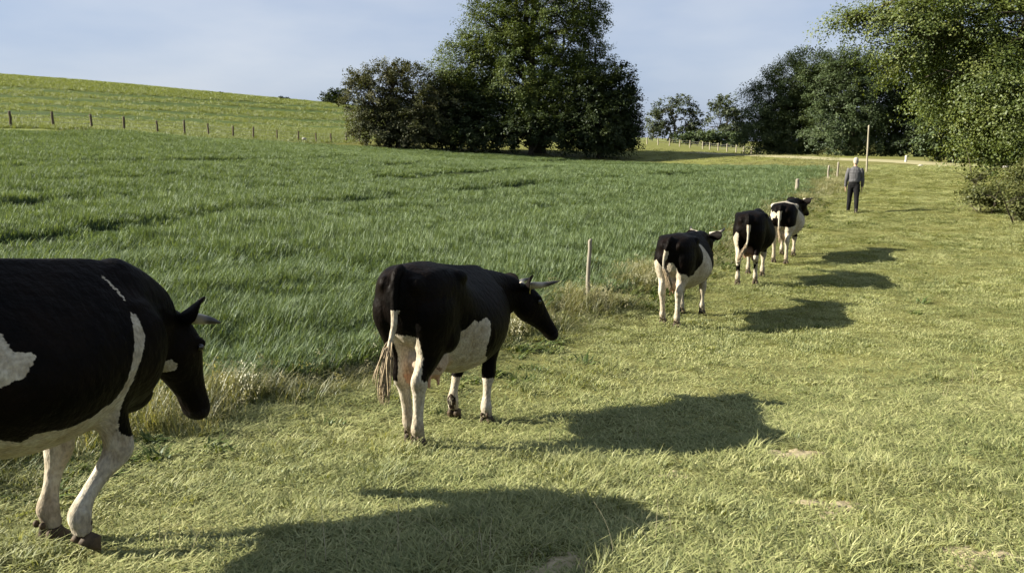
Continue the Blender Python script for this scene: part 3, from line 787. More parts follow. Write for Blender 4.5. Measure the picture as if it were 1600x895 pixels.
# big beech at the right whose branches hang into the picture
big = plobes(33, [(1395, 28, 70, 22, 0), (1450, 60, 78, 34, -0.5), (1330, 32, 42, 12, 0.3), (1420, 95, 50, 26, 1), (1490, 20, 90, 40, 0), (1530, 120, 90, 48, -1), (1480, 150, 50, 32, 0.5), (1560, 190, 70, 40, -1), (1540, 235, 42, 24, -0.5), (1600, 60, 110, 60, -1), (1620, 150, 90, 70, -2), (1660, 220, 90, 40, -2), (1500, -50, 130, 50, 1), (1700, 100, 120, 100, 0), (1800, 160, 130, 110, 1), (1640, -60, 140, 60, 1), (1400, -25, 60, 30, 1), (1900, 40, 120, 120, 2), (1760, -80, 140, 80, 2), (1600, 120, 80, 60, 3)], depth=0.75)
tree('beech_tree', 'large sunlit beech whose branches hang in from the upper right', gp(1740, 35), big,
     m_beech, m_bark, 4200, 80, 0.100, 0.66, 0.42, 51, droop=0.5, fill=0.7, dens_noise=0.41, sig=(0.75, 0.42, 0.16), trunk_top=at(1730, -140, 35), twig=3, aspect=0.62)

# brambles at the right border
BR = 'brambles at the right border of the track'
for k_, (Y_, L_, lab, nn) in enumerate([
    (24.0, [(1545, 303, 30, 14), (1520, 305, 14, 9), (1570, 306, 24, 13)], 'rounded bramble mound right of the man, nearest the track', 200),
    (22.0, [(1595, 312, 22, 22), (1612, 325, 22, 20), (1640, 310, 30, 30)], 'bramble thicket cut off by the right edge', 240),
    (27.5, [(1590, 277, 20, 10), (1612, 268, 24, 16), (1640, 270, 30, 20)], 'upright weeds and bramble behind the thicket at the right edge', 200),
    (31.0, [(1525, 277, 9, 4)], 'small isolated clump of weeds below the overhanging beech', 40)]):
    tree('bramble_bush', lab, gp(L_[0][0], Y_), plobes(Y_, L_, depth=1.0), m_bram, m_bark, nn, 34, 0.085, 0.26, 0.02, 61 + k_, BR, fill=0.6, dens_noise=0.15, cat='bush', stems=3, trunk_top=at(L_[0][0], L_[0][1] - L_[0][3] * 0.5, Y_))

# ------------------------------------------------------------------ cows
def loft(rings):
    """Closed tube through rings of equal point count."""
    rings = [np.asarray(r) for r in rings]; n = len(rings[0])
    V = np.concatenate(rings + [rings[0].mean(0)[None], rings[-1].mean(0)[None]])
    Q, T = [], []
    for k in range(len(rings) - 1):
        for a in range(n):
            b = (a + 1) % n; Q.append((k * n + a, k * n + b, (k + 1) * n + b, (k + 1) * n + a))
    c0 = len(V) - 2; c1 = len(V) - 1; e = (len(rings) - 1) * n
    for a in range(n):
        b = (a + 1) % n
        T.append((b, a, c0)); T.append((e + a, e + b, c1))
    return V, Q, T

class Parts:
    def __init__(self): self.V, self.Q, self.T, self.n = [], [], [], 0
    def add(self, vqt):
        V, Q, T = vqt
        self.V.append(V); self.Q += [tuple(i + self.n for i in q) for q in Q]; self.T += [tuple(i + self.n for i in q) for q in T]
        self.n += len(V)
    def mesh(self, name, attrs=None, smooth=True):
        fs = ([np.array(self.Q)] if self.Q else []) + ([np.array(self.T)] if self.T else [])
        return np_mesh(name, np.concatenate(self.V), fs, attrs=attrs, smooth=smooth)

def ell_ring(c, L, U, rl, ru, n=20, sq=2.0):
    a = np.linspace(0, 2 * np.pi, n, endpoint=False); ca, sa = np.cos(a), np.sin(a)
    x = np.sign(ca) * np.abs(ca) ** (2 / sq); y = np.sign(sa) * np.abs(sa) ** (2 / sq)
    return np.asarray(c) + np.outer(x * rl, L) + np.outer(y * ru, U)

def catmull(pts, m):
    pts = np.asarray(pts, float); k = len(pts)
    P = np.vstack([2 * pts[0] - pts[1], pts, 2 * pts[-1] - pts[-2]])
    r = []
    for i in range(k - 1):
        p0, p1, p2, p3 = P[i:i + 4]
        for t in np.linspace(0, 1, m, endpoint=False):
            r.append(0.5 * (2 * p1 + (p2 - p0) * t + (2 * p0 - 5 * p1 + 4 * p2 - p3) * t * t + (3 * p1 - p0 - 3 * p2 + p3) * t ** 3))
    r.append(pts[-1]); return np.array(r)

def tube(pts, rad, n=8, sub=4, flat=1.0):
    """Round tube along points with a radius for each."""
    D = catmull(np.column_stack([pts, rad]), sub) if sub > 1 else np.column_stack([pts, rad])
    P, Rr = D[:, :3], np.maximum(D[:, 3], 1e-4)
    T = unit(np.gradient(P, axis=0)); ref = np.array([0, 0, 1.0]) if abs(T[0, 2]) < 0.9 else np.array([1.0, 0, 0])
    L = unit(np.cross(ref, T[0])); rings = []
    for p, r_, t_ in zip(P, Rr, T):
        L = unit(L - t_ * np.dot(L, t_)); U = np.cross(t_, L)
        rings.append(ell_ring(p, L, U, r_, r_ * flat, n))
    return loft(rings)

def ellipsoid(c, r, n=16):
    rings = []
    for k in np.linspace(0.06, np.pi - 0.06, 10):
        rings.append(ell_ring(np.array(c) + [0, 0, r[2] * math.cos(k)], (1, 0, 0), (0, 1, 0), r[0] * math.sin(k), r[1] * math.sin(k), n))
    return loft(rings[::-1])

def fuse(name, parts, voxel, smooth_it=6, factor=0.5):
    """One continuous skin over all the overlapping volumes."""
    me = parts.mesh(name + '_raw')
    o = bpy.data.objects.new(name + '_raw', me); C.objects.link(o)
    m = o.modifiers.new('r', 'REMESH'); m.mode = 'VOXEL'; m.voxel_size = voxel
    s = o.modifiers.new('s', 'SMOOTH'); s.factor = factor; s.iterations = smooth_it
    dg = bpy.context.evaluated_depsgraph_get(); dg.update()
    new = bpy.data.meshes.new_from_object(o.evaluated_get(dg)); new.name = name
    bpy.data.objects.remove(o); bpy.data.meshes.remove(me)
    new.polygons.foreach_set('use_smooth', np.ones(len(new.polygons), bool))
    return new

def set_col(me, colr):
    a = me.attributes.new('col', 'FLOAT_COLOR', 'POINT')
    v = np.ones((len(me.vertices), 4), np.float32); v[:, :3] = colr
    a.data.foreach_set('color', v.ravel())
def coords(me):
    v = np.empty(len(me.vertices) * 3, np.float32); me.vertices.foreach_get('co', v); return v.reshape(-1, 3).astype(float)

BLACK = np.array([0.0065, 0.0046, 0.0034]); WHITE = np.array([0.40, 0.345, 0.245]); PINK = np.array([0.50, 0.30, 0.20]); MUD = np.array([0.16, 0.11, 0.065])
def hide_mat():
    m, t, o = new_mat('cow_hide')
    b = node(t, 'ShaderNodeBsdfPrincipled', Roughness=0.55); b.inputs['Specular IOR Level'].default_value = 0.04
    tc = node(t, 'ShaderNodeTexCoord')
    def noise(scale, det, stretch):
        mp = node(t, 'ShaderNodeMapping'); mp.inputs['Scale'].default_value = stretch
        t.links.new(tc.outputs['Object'], mp.inputs['Vector'])
        n = node(t, 'ShaderNodeTexNoise', Scale=scale, Detail=det); t.links.new(mp.outputs['Vector'], n.inputs['Vector']); return n
    fur = noise(130, 3.0, (0.45, 1.0, 0.30)); big = noise(5.0, 4.0, (1, 1, 1)); mid = noise(22, 4.0, (1, 1, 0.6))
    w = node(t, 'ShaderNodeAttribute', attribute_name='w')
    add = node(t, 'ShaderNodeMath', operation='MULTIPLY_ADD'); add.inputs[1].default_value = 0.9
    t.links.new(fur.outputs['Fac'], add.inputs[0]); t.links.new(w.outputs['Fac'], add.inputs[2])
    mr = node(t, 'ShaderNodeMapRange', interpolation_type='SMOOTHSTEP'); mr.inputs['From Min'].default_value = 0.85; mr.inputs['From Max'].default_value = 1.05
    t.links.new(add.outputs[0], mr.inputs['Value'])
    blk = node(t, 'ShaderNodeValToRGB'); e = blk.color_ramp.elements
    e[0].position = 0.35; e[0].color = (0.0020, 0.0016, 0.0014, 1); e[1].position = 0.75; e[1].color = (0.0075, 0.0046, 0.0030, 1)
    t.links.new(big.outputs['Fac'], blk.inputs['Fac'])
    wht = node(t, 'ShaderNodeValToRGB'); e = wht.color_ramp.elements
    e[0].position = 0.32; e[0].color = (0.31, 0.255, 0.17, 1); e[1].position = 0.60; e[1].color = (0.50, 0.46, 0.37, 1)
    mxn = node(t, 'ShaderNodeMath', operation='ADD'); t.links.new(big.outputs['Fac'], mxn.inputs[0]); t.links.new(mid.outputs['Fac'], mxn.inputs[1])
    hlf = node(t, 'ShaderNodeMath', operation='MULTIPLY'); hlf.inputs[1].default_value = 0.5; t.links.new(mxn.outputs[0], hlf.inputs[0])
    t.links.new(hlf.outputs[0], wht.inputs['Fac'])
    m1 = node(t, 'ShaderNodeMix', data_type='RGBA'); t.links.new(mr.outputs['Result'], m1.inputs[0])
    t.links.new(blk.outputs['Color'], m1.inputs[6]); t.links.new(wht.outputs['Color'], m1.inputs[7])
    oc = node(t, 'ShaderNodeAttribute', attribute_name='col'); oa = node(t, 'ShaderNodeAttribute', attribute_name='oa')
    m2 = node(t, 'ShaderNodeMix', data_type='RGBA'); t.links.new(oa.outputs['Fac'], m2.inputs[0])
    t.links.new(m1.outputs[2], m2.inputs[6]); t.links.new(oc.outputs['Color'], m2.inputs[7])
    fv = node(t, 'ShaderNodeMapRange'); fv.inputs['To Min'].default_value = 0.74 * 0.72; fv.inputs['To Max'].default_value = 0.74 * 1.28
    fv.inputs['From Min'].default_value = 0.3; fv.inputs['From Max'].default_value = 0.7; t.links.new(fur.outputs['Fac'], fv.inputs['Value'])
    m3 = node(t, 'ShaderNodeMix', data_type='RGBA', blend_type='MULTIPLY'); m3.inputs[0].default_value = 1
    t.links.new(m2.outputs[2], m3.inputs[6]); t.links.new(fv.outputs['Result'], m3.inputs[7])
    t.links.new(m3.outputs[2], b.inputs['Base Color'])
    b1 = node(t, 'ShaderNodeBump', Strength=0.5, Distance=0.004); t.links.new(fur.outputs['Fac'], b1.inputs['Height'])
    b2 = node(t, 'ShaderNodeBump', Strength=0.5, Distance=0.03); t.links.new(mid.outputs['Fac'], b2.inputs['Height']); t.links.new(b1.outputs['Normal'], b2.inputs['Normal'])
    t.links.new(b2.outputs['Normal'], b.inputs['Normal'])
    t.links.new(b.outputs[0], o.inputs['Surface'])
    return m
m_body = hide_mat()
m_hide = attr_mat('cow_hide', rough=0.70, noise_scale=9, noise_amt=0.25, bump=0.35, bump_scale=60, spec=0.07, aniso=(1, 2.2, 0.8), dist=0.006)
m_horn = attr_mat('horn', rough=0.4, noise_scale=25, noise_amt=0.15, bump=0.15, bump_scale=80, spec=0.5)
m_hair = attr_mat('tail_hair', rough=0.7, noise_scale=20, noise_amt=0.3, bump=0.1, bump_scale=200, spec=0.3)
m_hoof = plain_mat('hoof_horn', (0.035, 0.028, 0.02), (0.13, 0.09, 0.05), scale=18, rough=0.7, bump=0.5)
m_eye = plain_mat('cow_eye', (0.006, 0.005, 0.004), (0.012, 0.01, 0.008), scale=8, rough=0.08, bump=0.0, spec=0.6)
m_tag = plain_mat('ear_tag_plastic', (0.72, 0.60, 0.16), (0.80, 0.68, 0.25), scale=30, rough=0.45, bump=0.05)

TORSO = [  # x, top, bottom, half width, height of widest (0 top .. 1 bottom), roundness
    (-0.845, 1.225, 1.02, 0.070, 0.45, 0.6), (-0.82, 1.275, 0.93, 0.155, 0.40, 0.58), (-0.76, 1.325, 0.84, 0.220, 0.36, 0.54), (-0.66, 1.365, 0.78, 0.262, 0.34, 0.50),
    (-0.52, 1.388, 0.74, 0.285, 0.32, 0.48), (-0.38, 1.392, 0.67, 0.300, 0.32, 0.48), (-0.26, 1.382, 0.60, 0.312, 0.46, 0.54),
    (-0.12, 1.374, 0.535, 0.350, 0.54, 0.60), (0.04, 1.368, 0.495, 0.390, 0.57, 0.62), (0.20, 1.364, 0.490, 0.395, 0.56, 0.62), (0.36, 1.364, 0.515, 0.370, 0.55, 0.61),
    (0.50, 1.368, 0.560, 0.325, 0.54, 0.60), (0.62, 1.364, 0.60, 0.285, 0.55, 0.60), (0.73, 1.325, 0.63, 0.255, 0.56, 0.60), (0.80, 1.25, 0.70, 0.205, 0.55, 0.60), (0.85, 1.16, 0.80, 0.13, 0.5, 0.6)]
HIND = [  # z, x, |y|, rx, ry
    (1.24, -0.50, 0.125, 0.20, 0.115), (1.10, -0.545, 0.145, 0.255, 0.130), (0.97, -0.560, 0.155, 0.250, 0.122), (0.85, -0.565, 0.158, 0.205, 0.105),
    (0.75, -0.585, 0.155, 0.150, 0.083), (0.66, -0.625, 0.150, 0.108, 0.064), (0.585, -0.678, 0.147, 0.090, 0.050), (0.535, -0.700, 0.145, 0.088, 0.052), (0.485, -0.690, 0.145, 0.070, 0.053),
    (0.43, -0.685, 0.144, 0.056, 0.043), (0.33, -0.672, 0.143, 0.045, 0.038), (0.23, -0.664, 0.142, 0.044, 0.038), (0.16, -0.660, 0.142, 0.053, 0.047),
    (0.11, -0.640, 0.142, 0.045, 0.044), (0.06, -0.620, 0.142, 0.046, 0.046)]
FORE = [
    (1.18, 0.60, 0.120, 0.150, 0.085), (1.04, 0.635, 0.150, 0.175, 0.100), (0.90, 0.650, 0.165, 0.165, 0.098), (0.78, 0.610, 0.162, 0.130, 0.088),
    (0.68, 0.590, 0.155, 0.094, 0.072), (0.57, 0.588, 0.150, 0.072, 0.058), (0.46, 0.596, 0.147, 0.068, 0.060), (0.41, 0.594, 0.146, 0.060, 0.055), (0.34, 0.588, 0.145, 0.041, 0.039),
    (0.24, 0.584, 0.145, 0.037, 0.035), (0.155, 0.580, 0.145, 0.052, 0.048), (0.105, 0.598, 0.145, 0.044, 0.044), (0.06, 0.612, 0.145, 0.047, 0.047)]

def hoof_mesh():
    P = Parts()
    for s in (-1, 1):
        rings = []
        for z, x0, x1, w in ((0.0, -0.055, 0.085, 0.031), (0.022, -0.055, 0.070, 0.031), (0.05, -0.050, 0.045, 0.028), (0.075, -0.042, 0.032, 0.022)):
            rings.append(ell_ring(((x0 + x1) / 2, s * 0.031, z), (1, 0, 0), (0, 1, 0), (x1 - x0) / 2, w * 0.96, 14, 2.4))
        P.add(loft(rings))
    for s in (-1, 1):
        P.add(ellipsoid((-0.062, s * 0.026, 0.105), (0.017, 0.014, 0.02), 8))
    return P.mesh('hoof')
HOOF = hoof_mesh(); HOOF.materials.append(m_hoof)

def cow(label, loc, yaw, poll, hdir, legs, pattern, tail_pts, voxel=0.016, scale=1.0, horn='up', tagged=False, switch=None, ear_fold=0.0, seed=0, HS=1.10, neck_k=1.0, horn_k=1.0):
    """loc: ground point under the middle; yaw: heading to the right of straight away; legs: four (dx, lift, dz_bend) for LH, RH, LF, RF."""
    root = empty('cow', (loc[0], loc[1], g1(loc[0], loc[1])), -yaw + math.pi / 2)
    root.scale = (scale,) * 3
    root['label'] = label; root['category'] = 'cow'; root['group'] = 'cows walking in file along the track'
    ca, sa = math.cos(math.pi / 2 - yaw), math.sin(math.pi / 2 - yaw)
    fw_ = np.array([ca, sa]) * 0.6; sl = (g1(loc[0] + fw_[0], loc[1] + fw_[1]) - g1(loc[0] - fw_[0], loc[1] - fw_[1])) / 1.2
    P = Parts()
    # torso
    T = np.array(TORSO); xs = np.linspace(T[0, 0], T[-1, 0], 44)
    D = np.column_stack([np.interp(xs, T[:, 0], T[:, k]) for k in range(6)])
    for _ in range(1):
        D[1:-1, 1:] = (D[:-2, 1:] + 2 * D[1:-1, 1:] + D[2:, 1:]) / 4
    rings = []
    tt = np.linspace(0, 1, 17)
    for x, zt, zb, w, zm, q in D:
        p = math.log(0.5) / math.log(max(min(zm, .95), .05))
        f = np.sin(np.pi * tt ** p) ** q; f[0] = 0.06; f[-1] = 0.10
        zz = zt + (zb - zt) * tt
        left = np.column_stack([np.full(17, x), w * f, zz]); right = left[::-1].copy(); right[:, 1] *= -1
        rings.append(np.vstack([left, right]))
    P.add(loft(rings))
    for s in (-1, 1):
        P.add(ellipsoid((-0.375, s * 0.245, 1.285), (0.105, 0.062, 0.060)))      # hook bones
        P.add(ellipsoid((-0.765, s * 0.115, 1.215), (0.085, 0.060, 0.075)))      # pin bones
        P.add(ellipsoid((0.70, s * 0.175, 0.98), (0.12, 0.07, 0.17)))            # shoulder point
        P.add(ellipsoid((-0.46, s * 0.20, 0.88), (0.14, 0.075, 0.15)))           # stifle
    P.add(ellipsoid((0.66, 0, 0.70), (0.17, 0.12, 0.11)))                        # brisket
    P.add(ellipsoid((-0.40, 0, 0.66), (0.21, 0.145, 0.150)))                     # udder
    for sx in (-0.10, 0.06):
        for s in (-1, 1):
            P.add(tube([(-0.42 + sx, s * 0.065, 0.56), (-0.42 + sx, s * 0.068, 0.46)], [0.024, 0.015], 8, 1))
    # legs
    feet = []
    for (tab, s), (dx, lift, bend, dy) in zip(((HIND, 1), (HIND, -1), (FORE, 1), (FORE, -1)), legs):
        last = tab[-1]
        fx, fy = (last[1] + dx) * scale, (s * last[2] + dy) * scale
        wx, wy = loc[0] + fx * ca - fy * sa, loc[1] + fx * sa + fy * ca
        dz = (g1(wx, wy) - root.location.z) / scale - sl * (last[1] + dx) + 0.012 + lift
        rings, cs = [], []
        for z, x, y, rx, ry in tab:
            k = max(0.0, 1 - z / 1.0) ; k = k * (1.35 - 0.35 * k)
            k = min(k, 1.0) if z < 0.95 else k
            kz = max(0.0, 1 - z / 0.95)
            xx = x + dx * k + bend * math.exp(-((z - 0.46) / 0.17) ** 2)
            cs.append((xx, s * y + dy * k, z + dz * kz, rx, ry))
        cs = np.array(cs)
        cs = np.column_stack([catmull(cs, 3)])
        Tn = unit(np.gradient(cs[:, :3], axis=0))
        for (xx, yy, zz, rx, ry), t_ in zip(cs, Tn):
            L = unit(np.array([1, 0, 0]) - t_ * t_[0]) if zz < 0.75 else np.array([1.0, 0, 0])
            rings.append(ell_ring((xx, yy, zz), L, (0, 1, 0), rx * 1.03, ry * (1.04 if zz < 0.6 else 1.12), 18))
        P.add(loft(rings))
        feet.append((cs[-1, 0], cs[-1, 1], cs[-1, 2] - 0.06, lift, cs[-1, 0] - cs[-4, 0]))
    # neck and head
    B = np.array(poll, float); Dh = unit(np.array(hdir, float))
    Lh = unit(np.cross((0, 0, 1), Dh)); Uh = np.cross(Dh, Lh)
    n0 = np.array([0.54, 0, 1.04]); n3 = B - 0.02 * Dh - 0.025 * Uh
    n1 = np.array([0.56 + 0.62 * (n3[0] - 0.56), 0.12 * n3[1], 1.04 + 0.45 * (n3[2] - 1.04)])
    tb = np.linspace(0, 1, 20)[:, None]; cp_ = (1 - tb) ** 2 * n0 + 2 * tb * (1 - tb) * n1 + tb ** 2 * n3
    rr = np.linspace(0, 1, len(cp_))
    rl = np.interp(rr, [0, .33, .66, 1], [0.215, 0.175, 0.120, 0.094]); ru = np.interp(rr, [0, .33, .66, 1], np.array([0.30, 0.27 * neck_k, 0.215 * neck_k, 0.140 * neck_k]))
    Tn = unit(np.gradient(cp_, axis=0)); rings = []
    for p, t_, a_, b_ in zip(cp_, Tn, rl, ru):
        L = unit(np.cross((0, 0, 1), t_)); U = np.cross(t_, L); rings.append(ell_ring(p, L, U, a_, b_, 22))
    P.add(loft(rings))
    HEAD = [(-0.055, 0.045, -0.09, 0.065), (0.0, 0.085, -0.13, 0.092), (0.07, 0.105, -0.150, 0.112), (0.14, 0.108, -0.160, 0.118), (0.21, 0.095, -0.150, 0.100),
            (0.29, 0.074, -0.118, 0.076), (0.37, 0.056, -0.092, 0.066), (0.43, 0.046, -0.086, 0.070), (0.475, 0.036, -0.084, 0.074), (0.505, 0.018, -0.074, 0.062), (0.52, -0.005, -0.055, 0.040)]
    Hs = catmull(np.array(HEAD), 3)
    P.add(loft([ell_ring(B + s_ * Dh + (a_ + b_) / 2 * Uh, Lh, Uh, w_, (a_ - b_) / 2, 20, 2.3) for s_, a_, b_, w_ in Hs * HS]))
    for s in (-1, 1): P.add(ellipsoid(B + HS * (0.485 * Dh + s * 0.042 * Lh - 0.005 * Uh), (0.024, 0.024, 0.022)))   # nostril wings
    for s in (-1, 1):
        P.add(ellipsoid(B + HS * (0.125 * Dh + s * 0.100 * Lh + 0.055 * Uh), (0.036, 0.032, 0.032)))   # brow
    # tail
    tp = np.array(tail_pts, float)
    P.add(tube(tp, np.linspace(0.038, 0.017, len(tp)), 10, 5))
    me = fuse('cow_body', P, voxel, 7 if voxel < 0.018 else 5)
    v = coords(me)
    # distance to the tail line, to the head axis
    tl = catmull(tp, 8)
    dt = np.min(np.linalg.norm(v[:, None] - tl[None], axis=2), axis=1); it = np.argmin(np.linalg.norm(v[:, None] - tl[None], axis=2), axis=1) / (len(tl) - 1)
    hs_ = (v - B) @ Dh; hu = (v - B) @ Uh; hl = (v - B) @ Lh
    head = (hs_ > -0.05) & (np.abs(hl) < 0.19) & (hu > -0.20) & (hu < 0.17) & (v[:, 0] > 0.75)
    n_ = lambda f, sd_: fnoise(v, f, sd_ + seed) - 0.5
    w = pattern(v, n_, dict(dt=dt, it=it, hs=hs_, hu=hu, hl=hl, head=head))
    ud = sstep(1.15, 0.9, np.linalg.norm((v - (-0.40, 0, 0.62)) / (0.24, 0.17, 0.19), axis=1)) * sstep(0.78, 0.62, v[:, 2]) * sstep(0.19, 0.14, np.abs(v[:, 1]))
    teat = (ud > 0.2) & (v[:, 2] < 0.56)
    cc = np.tile(PINK, (len(v), 1)); oa = ud * 0.4; oa[teat] = 0.95
    mud = (sstep(0.36, 0.04, v[:, 2]) * 0.55 * sstep(0.35, 0.6, fnoise(v, 12, 5 + seed) + 0.04))[:, None]
    mud = mud[:, 0]
    cc = np.where((mud > oa)[:, None], MUD, cc); oa = np.maximum(oa, mud)
    cc[(oa < 0.02) | head] = (0.012, 0.010, 0.010)
    muz = (hs_ > 0.455 * HS) & head
    cc[muz] = (0.012, 0.010, 0.010); oa[muz] = 0.9
    set_col(me, cc)
    for nm_, va_ in (('w', np.clip(w, 0, 1)), ('oa', np.clip(oa, 0, 1))):
        a_ = me.attributes.new(nm_, 'FLOAT', 'POINT'); a_.data.foreach_set('value', va_.astype(np.float32))
    link('body', me, m_body, root)
    # hooves
    for fx, fy, fz, lift, lean in feet:
        h = link('hoof', HOOF, None, root); h.location = (fx - 0.004, fy, fz); h.scale = (0.92, 0.95, 0.9)
        h.rotation_euler = (0, (0.75 if lift > 0.03 else 0), 0)
    # horns, ears, eyes
    for s in (-1, 1):
        b0 = B + s * 0.075 * Lh + 0.075 * Uh + 0.0 * Dh
        if horn == 'up': off = [(0, 0, 0), (0.075, 0.02, 0.0), (0.15, 0.055, 0.02), (0.195, 0.12, 0.05), (0.20, 0.19, 0.085)]
        else: off = [(0, 0, 0), (0.07, 0.005, 0.0), (0.13, 0.025, 0.01), (0.175, 0.055, 0.03), (0.20, 0.09, 0.055)]
        pts = [b0 + horn_k * (s * o_[0] * Lh + o_[1] * Uh + o_[2] * Dh) for o_ in off]
        V, Q, T_ = tube(pts, [0.034, 0.031, 0.026, 0.018, 0.004], 12, 5)
        d0 = np.linalg.norm(V - b0, axis=1) / np.linalg.norm(pts[-1] - b0)
        k = sstep(0.52, 0.80, d0)[:, None]
        cl = np.array([0.56, 0.50, 0.38]) * (1 - k) + np.array([0.03, 0.026, 0.022]) * k
        link('horn', np_mesh('horn', V, [np.array(Q), np.array(T_)], attrs={'col': cl}, smooth=True), m_horn, root)
        e0 = B + s * 0.085 * Lh + 0.035 * Uh - 0.015 * Dh
        ed = unit(s * Lh * 0.93 - 0.10 * Uh - 0.28 * Dh + np.array([0, 0, ear_fold])); en = unit(Dh * 0.8 + Uh * 0.35 - 0.0 * Lh); en = unit(en - ed * np.dot(en, ed)); ew = np.cross(ed, en)
        rings = []
        for k_, hw, th_ in ((0, 0.034, 0.028), (0.04, 0.056, 0.022), (0.09, 0.076, 0.015), (0.14, 0.078, 0.012), (0.185, 0.062, 0.010), (0.21, 0.040, 0.008), (0.222, 0.014, 0.006)):
            ring = ell_ring(e0 + ed * k_, ew, en, hw, th_, 16)
            cup = ((ring - (e0 + ed * k_)) @ ew) ** 2 * 5.0
            rings.append(ring + np.outer(cup, en))
        V, Q, T_ = loft(rings)
        link('ear', np_mesh('ear', V, [np.array(Q), np.array(T_)], attrs={'col': np.tile(BLACK * 0.8, (len(V), 1))}, smooth=True), m_hide, root)
        ey = link('eye', np_mesh('eye', *(lambda r_: (r_[0], [np.array(r_[1]), np.array(r_[2])]))(ellipsoid(B + HS * (0.137 * Dh + s * 0.116 * Lh + 0.035 * Uh), (0.021, 0.021, 0.021), 12)), smooth=True), m_eye, root)
        if tagged:
            tcn = e0 + ed * 0.085 + en * 0.022 + np.array([0, 0, -0.035])
            tg = link('ear_tag', np_mesh('ear_tag', *(lambda r_: (r_[0], [np.array(r_[1]), np.array(r_[2])]))(loft([ell_ring(tcn + np.array([0, 0, z_]), np.cross(en, (0, 0, 1.0)), en, w_, 0.004, 12, 4) for z_, w_ in ((-0.04, 0.024), (0.0, 0.028), (0.03, 0.024), (0.045, 0.010))]))), m_tag, root)
    # tail switch: loose strands
    SP = Parts(); r_ = np.random.default_rng(50 + seed); cs_ = []
    end = tp[-1]; tdir = unit(tp[-1] - tp[-2]); sw = switch or (0, 0, -1, 0.36)
    sdv = unit(np.array(sw[:3], float)); Ls = sw[3]
    for i in range(80):
        o_ = r_.normal(0, 0.009, 3); l_ = Ls * r_.uniform(0.5, 1.05); sp = r_.normal(0, 0.011, 3); wv_ = r_.normal(0, 0.006, 3)
        start = end - tdir * r_.uniform(0.0, 0.16)
        pts = [start + o_, start + o_ * 1.8 + tdir * l_ * 0.22 + sdv * l_ * 0.14 + sp * 0.25 + wv_, end + o_ * 2 + tdir * 0.04 + sdv * l_ * 0.62 + sp * 0.75 - wv_, end + sdv * l_ + sp * 1.1]
        vqt = tube(pts, [0.0045, 0.0042, 0.0030, 0.0008], 3, 3); SP.add(vqt)
        cs_.append(np.tile(np.array([0.34, 0.27, 0.17]) * r_.uniform(0.6, 1.15), (len(vqt[0]), 1)))
    core = tube([end - tdir * 0.12, end + sdv * Ls * 0.15, end + sdv * Ls * 0.5, end + sdv * Ls * 0.85], [0.017, 0.024, 0.022, 0.003], 10, 4); SP.add(core); cs_.append(np.tile(np.array([0.27, 0.21, 0.13]), (len(core[0]), 1)))
    link('tail_switch', SP.mesh('tail_switch', attrs={'col': np.concatenate(cs_)}), m_hair, root)
    for ch in root.children:                       # the body follows the fall of the ground
        if ch.name.startswith('hoof'): ch.location.z += sl * ch.location.x; continue
        q_ = coords(ch.data); q_[:, 2] += sl * q_[:, 0]; ch.data.vertices.foreach_set('co', q_.astype(np.float32).ravel()); ch.data.update()
    return root

def band(v, lo, hi, soft=0.02): return sstep(lo - soft, lo + soft, v) * sstep(hi + soft, hi - soft, v)
def poly_mask(a, b, pts, soft_noise=0.0):
    """1 inside the polygon drawn in the (a, b) plane, edge wobbling with soft_noise."""
    pts = np.array(pts); d = np.full(len(a), 1e9)
    for (x0, y0), (x1, y1) in zip(pts, np.roll(pts, -1, 0)):
        ex, ey = x1 - x0, y1 - y0; L = ex * ex + ey * ey + 1e-12
        k = np.clip(((a - x0) * ex + (b - y0) * ey) / L, 0, 1); d = np.minimum(d, np.hypot(a - x0 - k * ex, b - y0 - k * ey))
    ins = in_poly(np.asarray(a), np.asarray(b), pts)
    return sstep(-0.018, 0.018, np.where(ins, d, -d) + soft_noise)

def pat_near(v, n, k):      # near cow, right side in view
    x, y, z = v.T; nz = n(7, 1) * 0.06
    w = sstep(0.68, 0.66, z + n(5, 2) * 0.10 - 0.05 * sstep(0.2, 0.5, x)) * band(x, -0.55, 0.50, 0.04)
    right = (y < 0.02)
    w = np.maximum(w, right * poly_mask(x, z, [(0.60, 1.13), (0.63, 1.12), (0.64, 1.02), (0.58, 0.90), (0.52, 0.76), (0.50, 0.60), (0.28, 0.58), (0.42, 0.70), (0.51, 0.84), (0.555, 0.99)], nz * .5))
    w = np.maximum(w, right * poly_mask(x, z, [(0.545, 1.30), (0.562, 1.30), (0.605, 1.20), (0.597, 1.18), (0.57, 1.24)], nz * .1))
    w = np.maximum(w, right * poly_mask(x, z, [(-0.02, 1.13), (0.02, 1.02), (0.08, 1.00), (0.03, 0.91), (-0.12, 0.87), (-0.30, 0.84), (-0.40, 0.86), (-0.18, 1.01)], nz * .7))
    w = np.maximum(w, (~right) * poly_mask(x, z, [(-0.2, 1.38), (0.2, 1.38), (0.25, 0.9), (-0.1, 0.8), (-0.3, 1.0)], nz))
    w = np.maximum(w, sstep(0.60, 0.56, z + n(9, 3) * 0.1 + 0.45 * (x - 0.5) * (x > 0.3)) * ((x > 0.3) | (x < -0.35)))
    w = w * (1 - poly_mask(x, z, [(-0.05, 0.66), (0.05, 0.62), (0.10, 0.68), (0.0, 0.74)], 0))
    w = np.where(k['head'], 0, w)
    w = np.maximum(w, band(k['hs'], 0.15, 0.22, 0.01) * sstep(-0.115, -0.135, k['hu'] + n(20, 4) * 0.06) * k['head'])
    w = np.maximum(w, (k['dt'] < 0.05) * sstep(0.55, 0.62, k['it']))
    return w

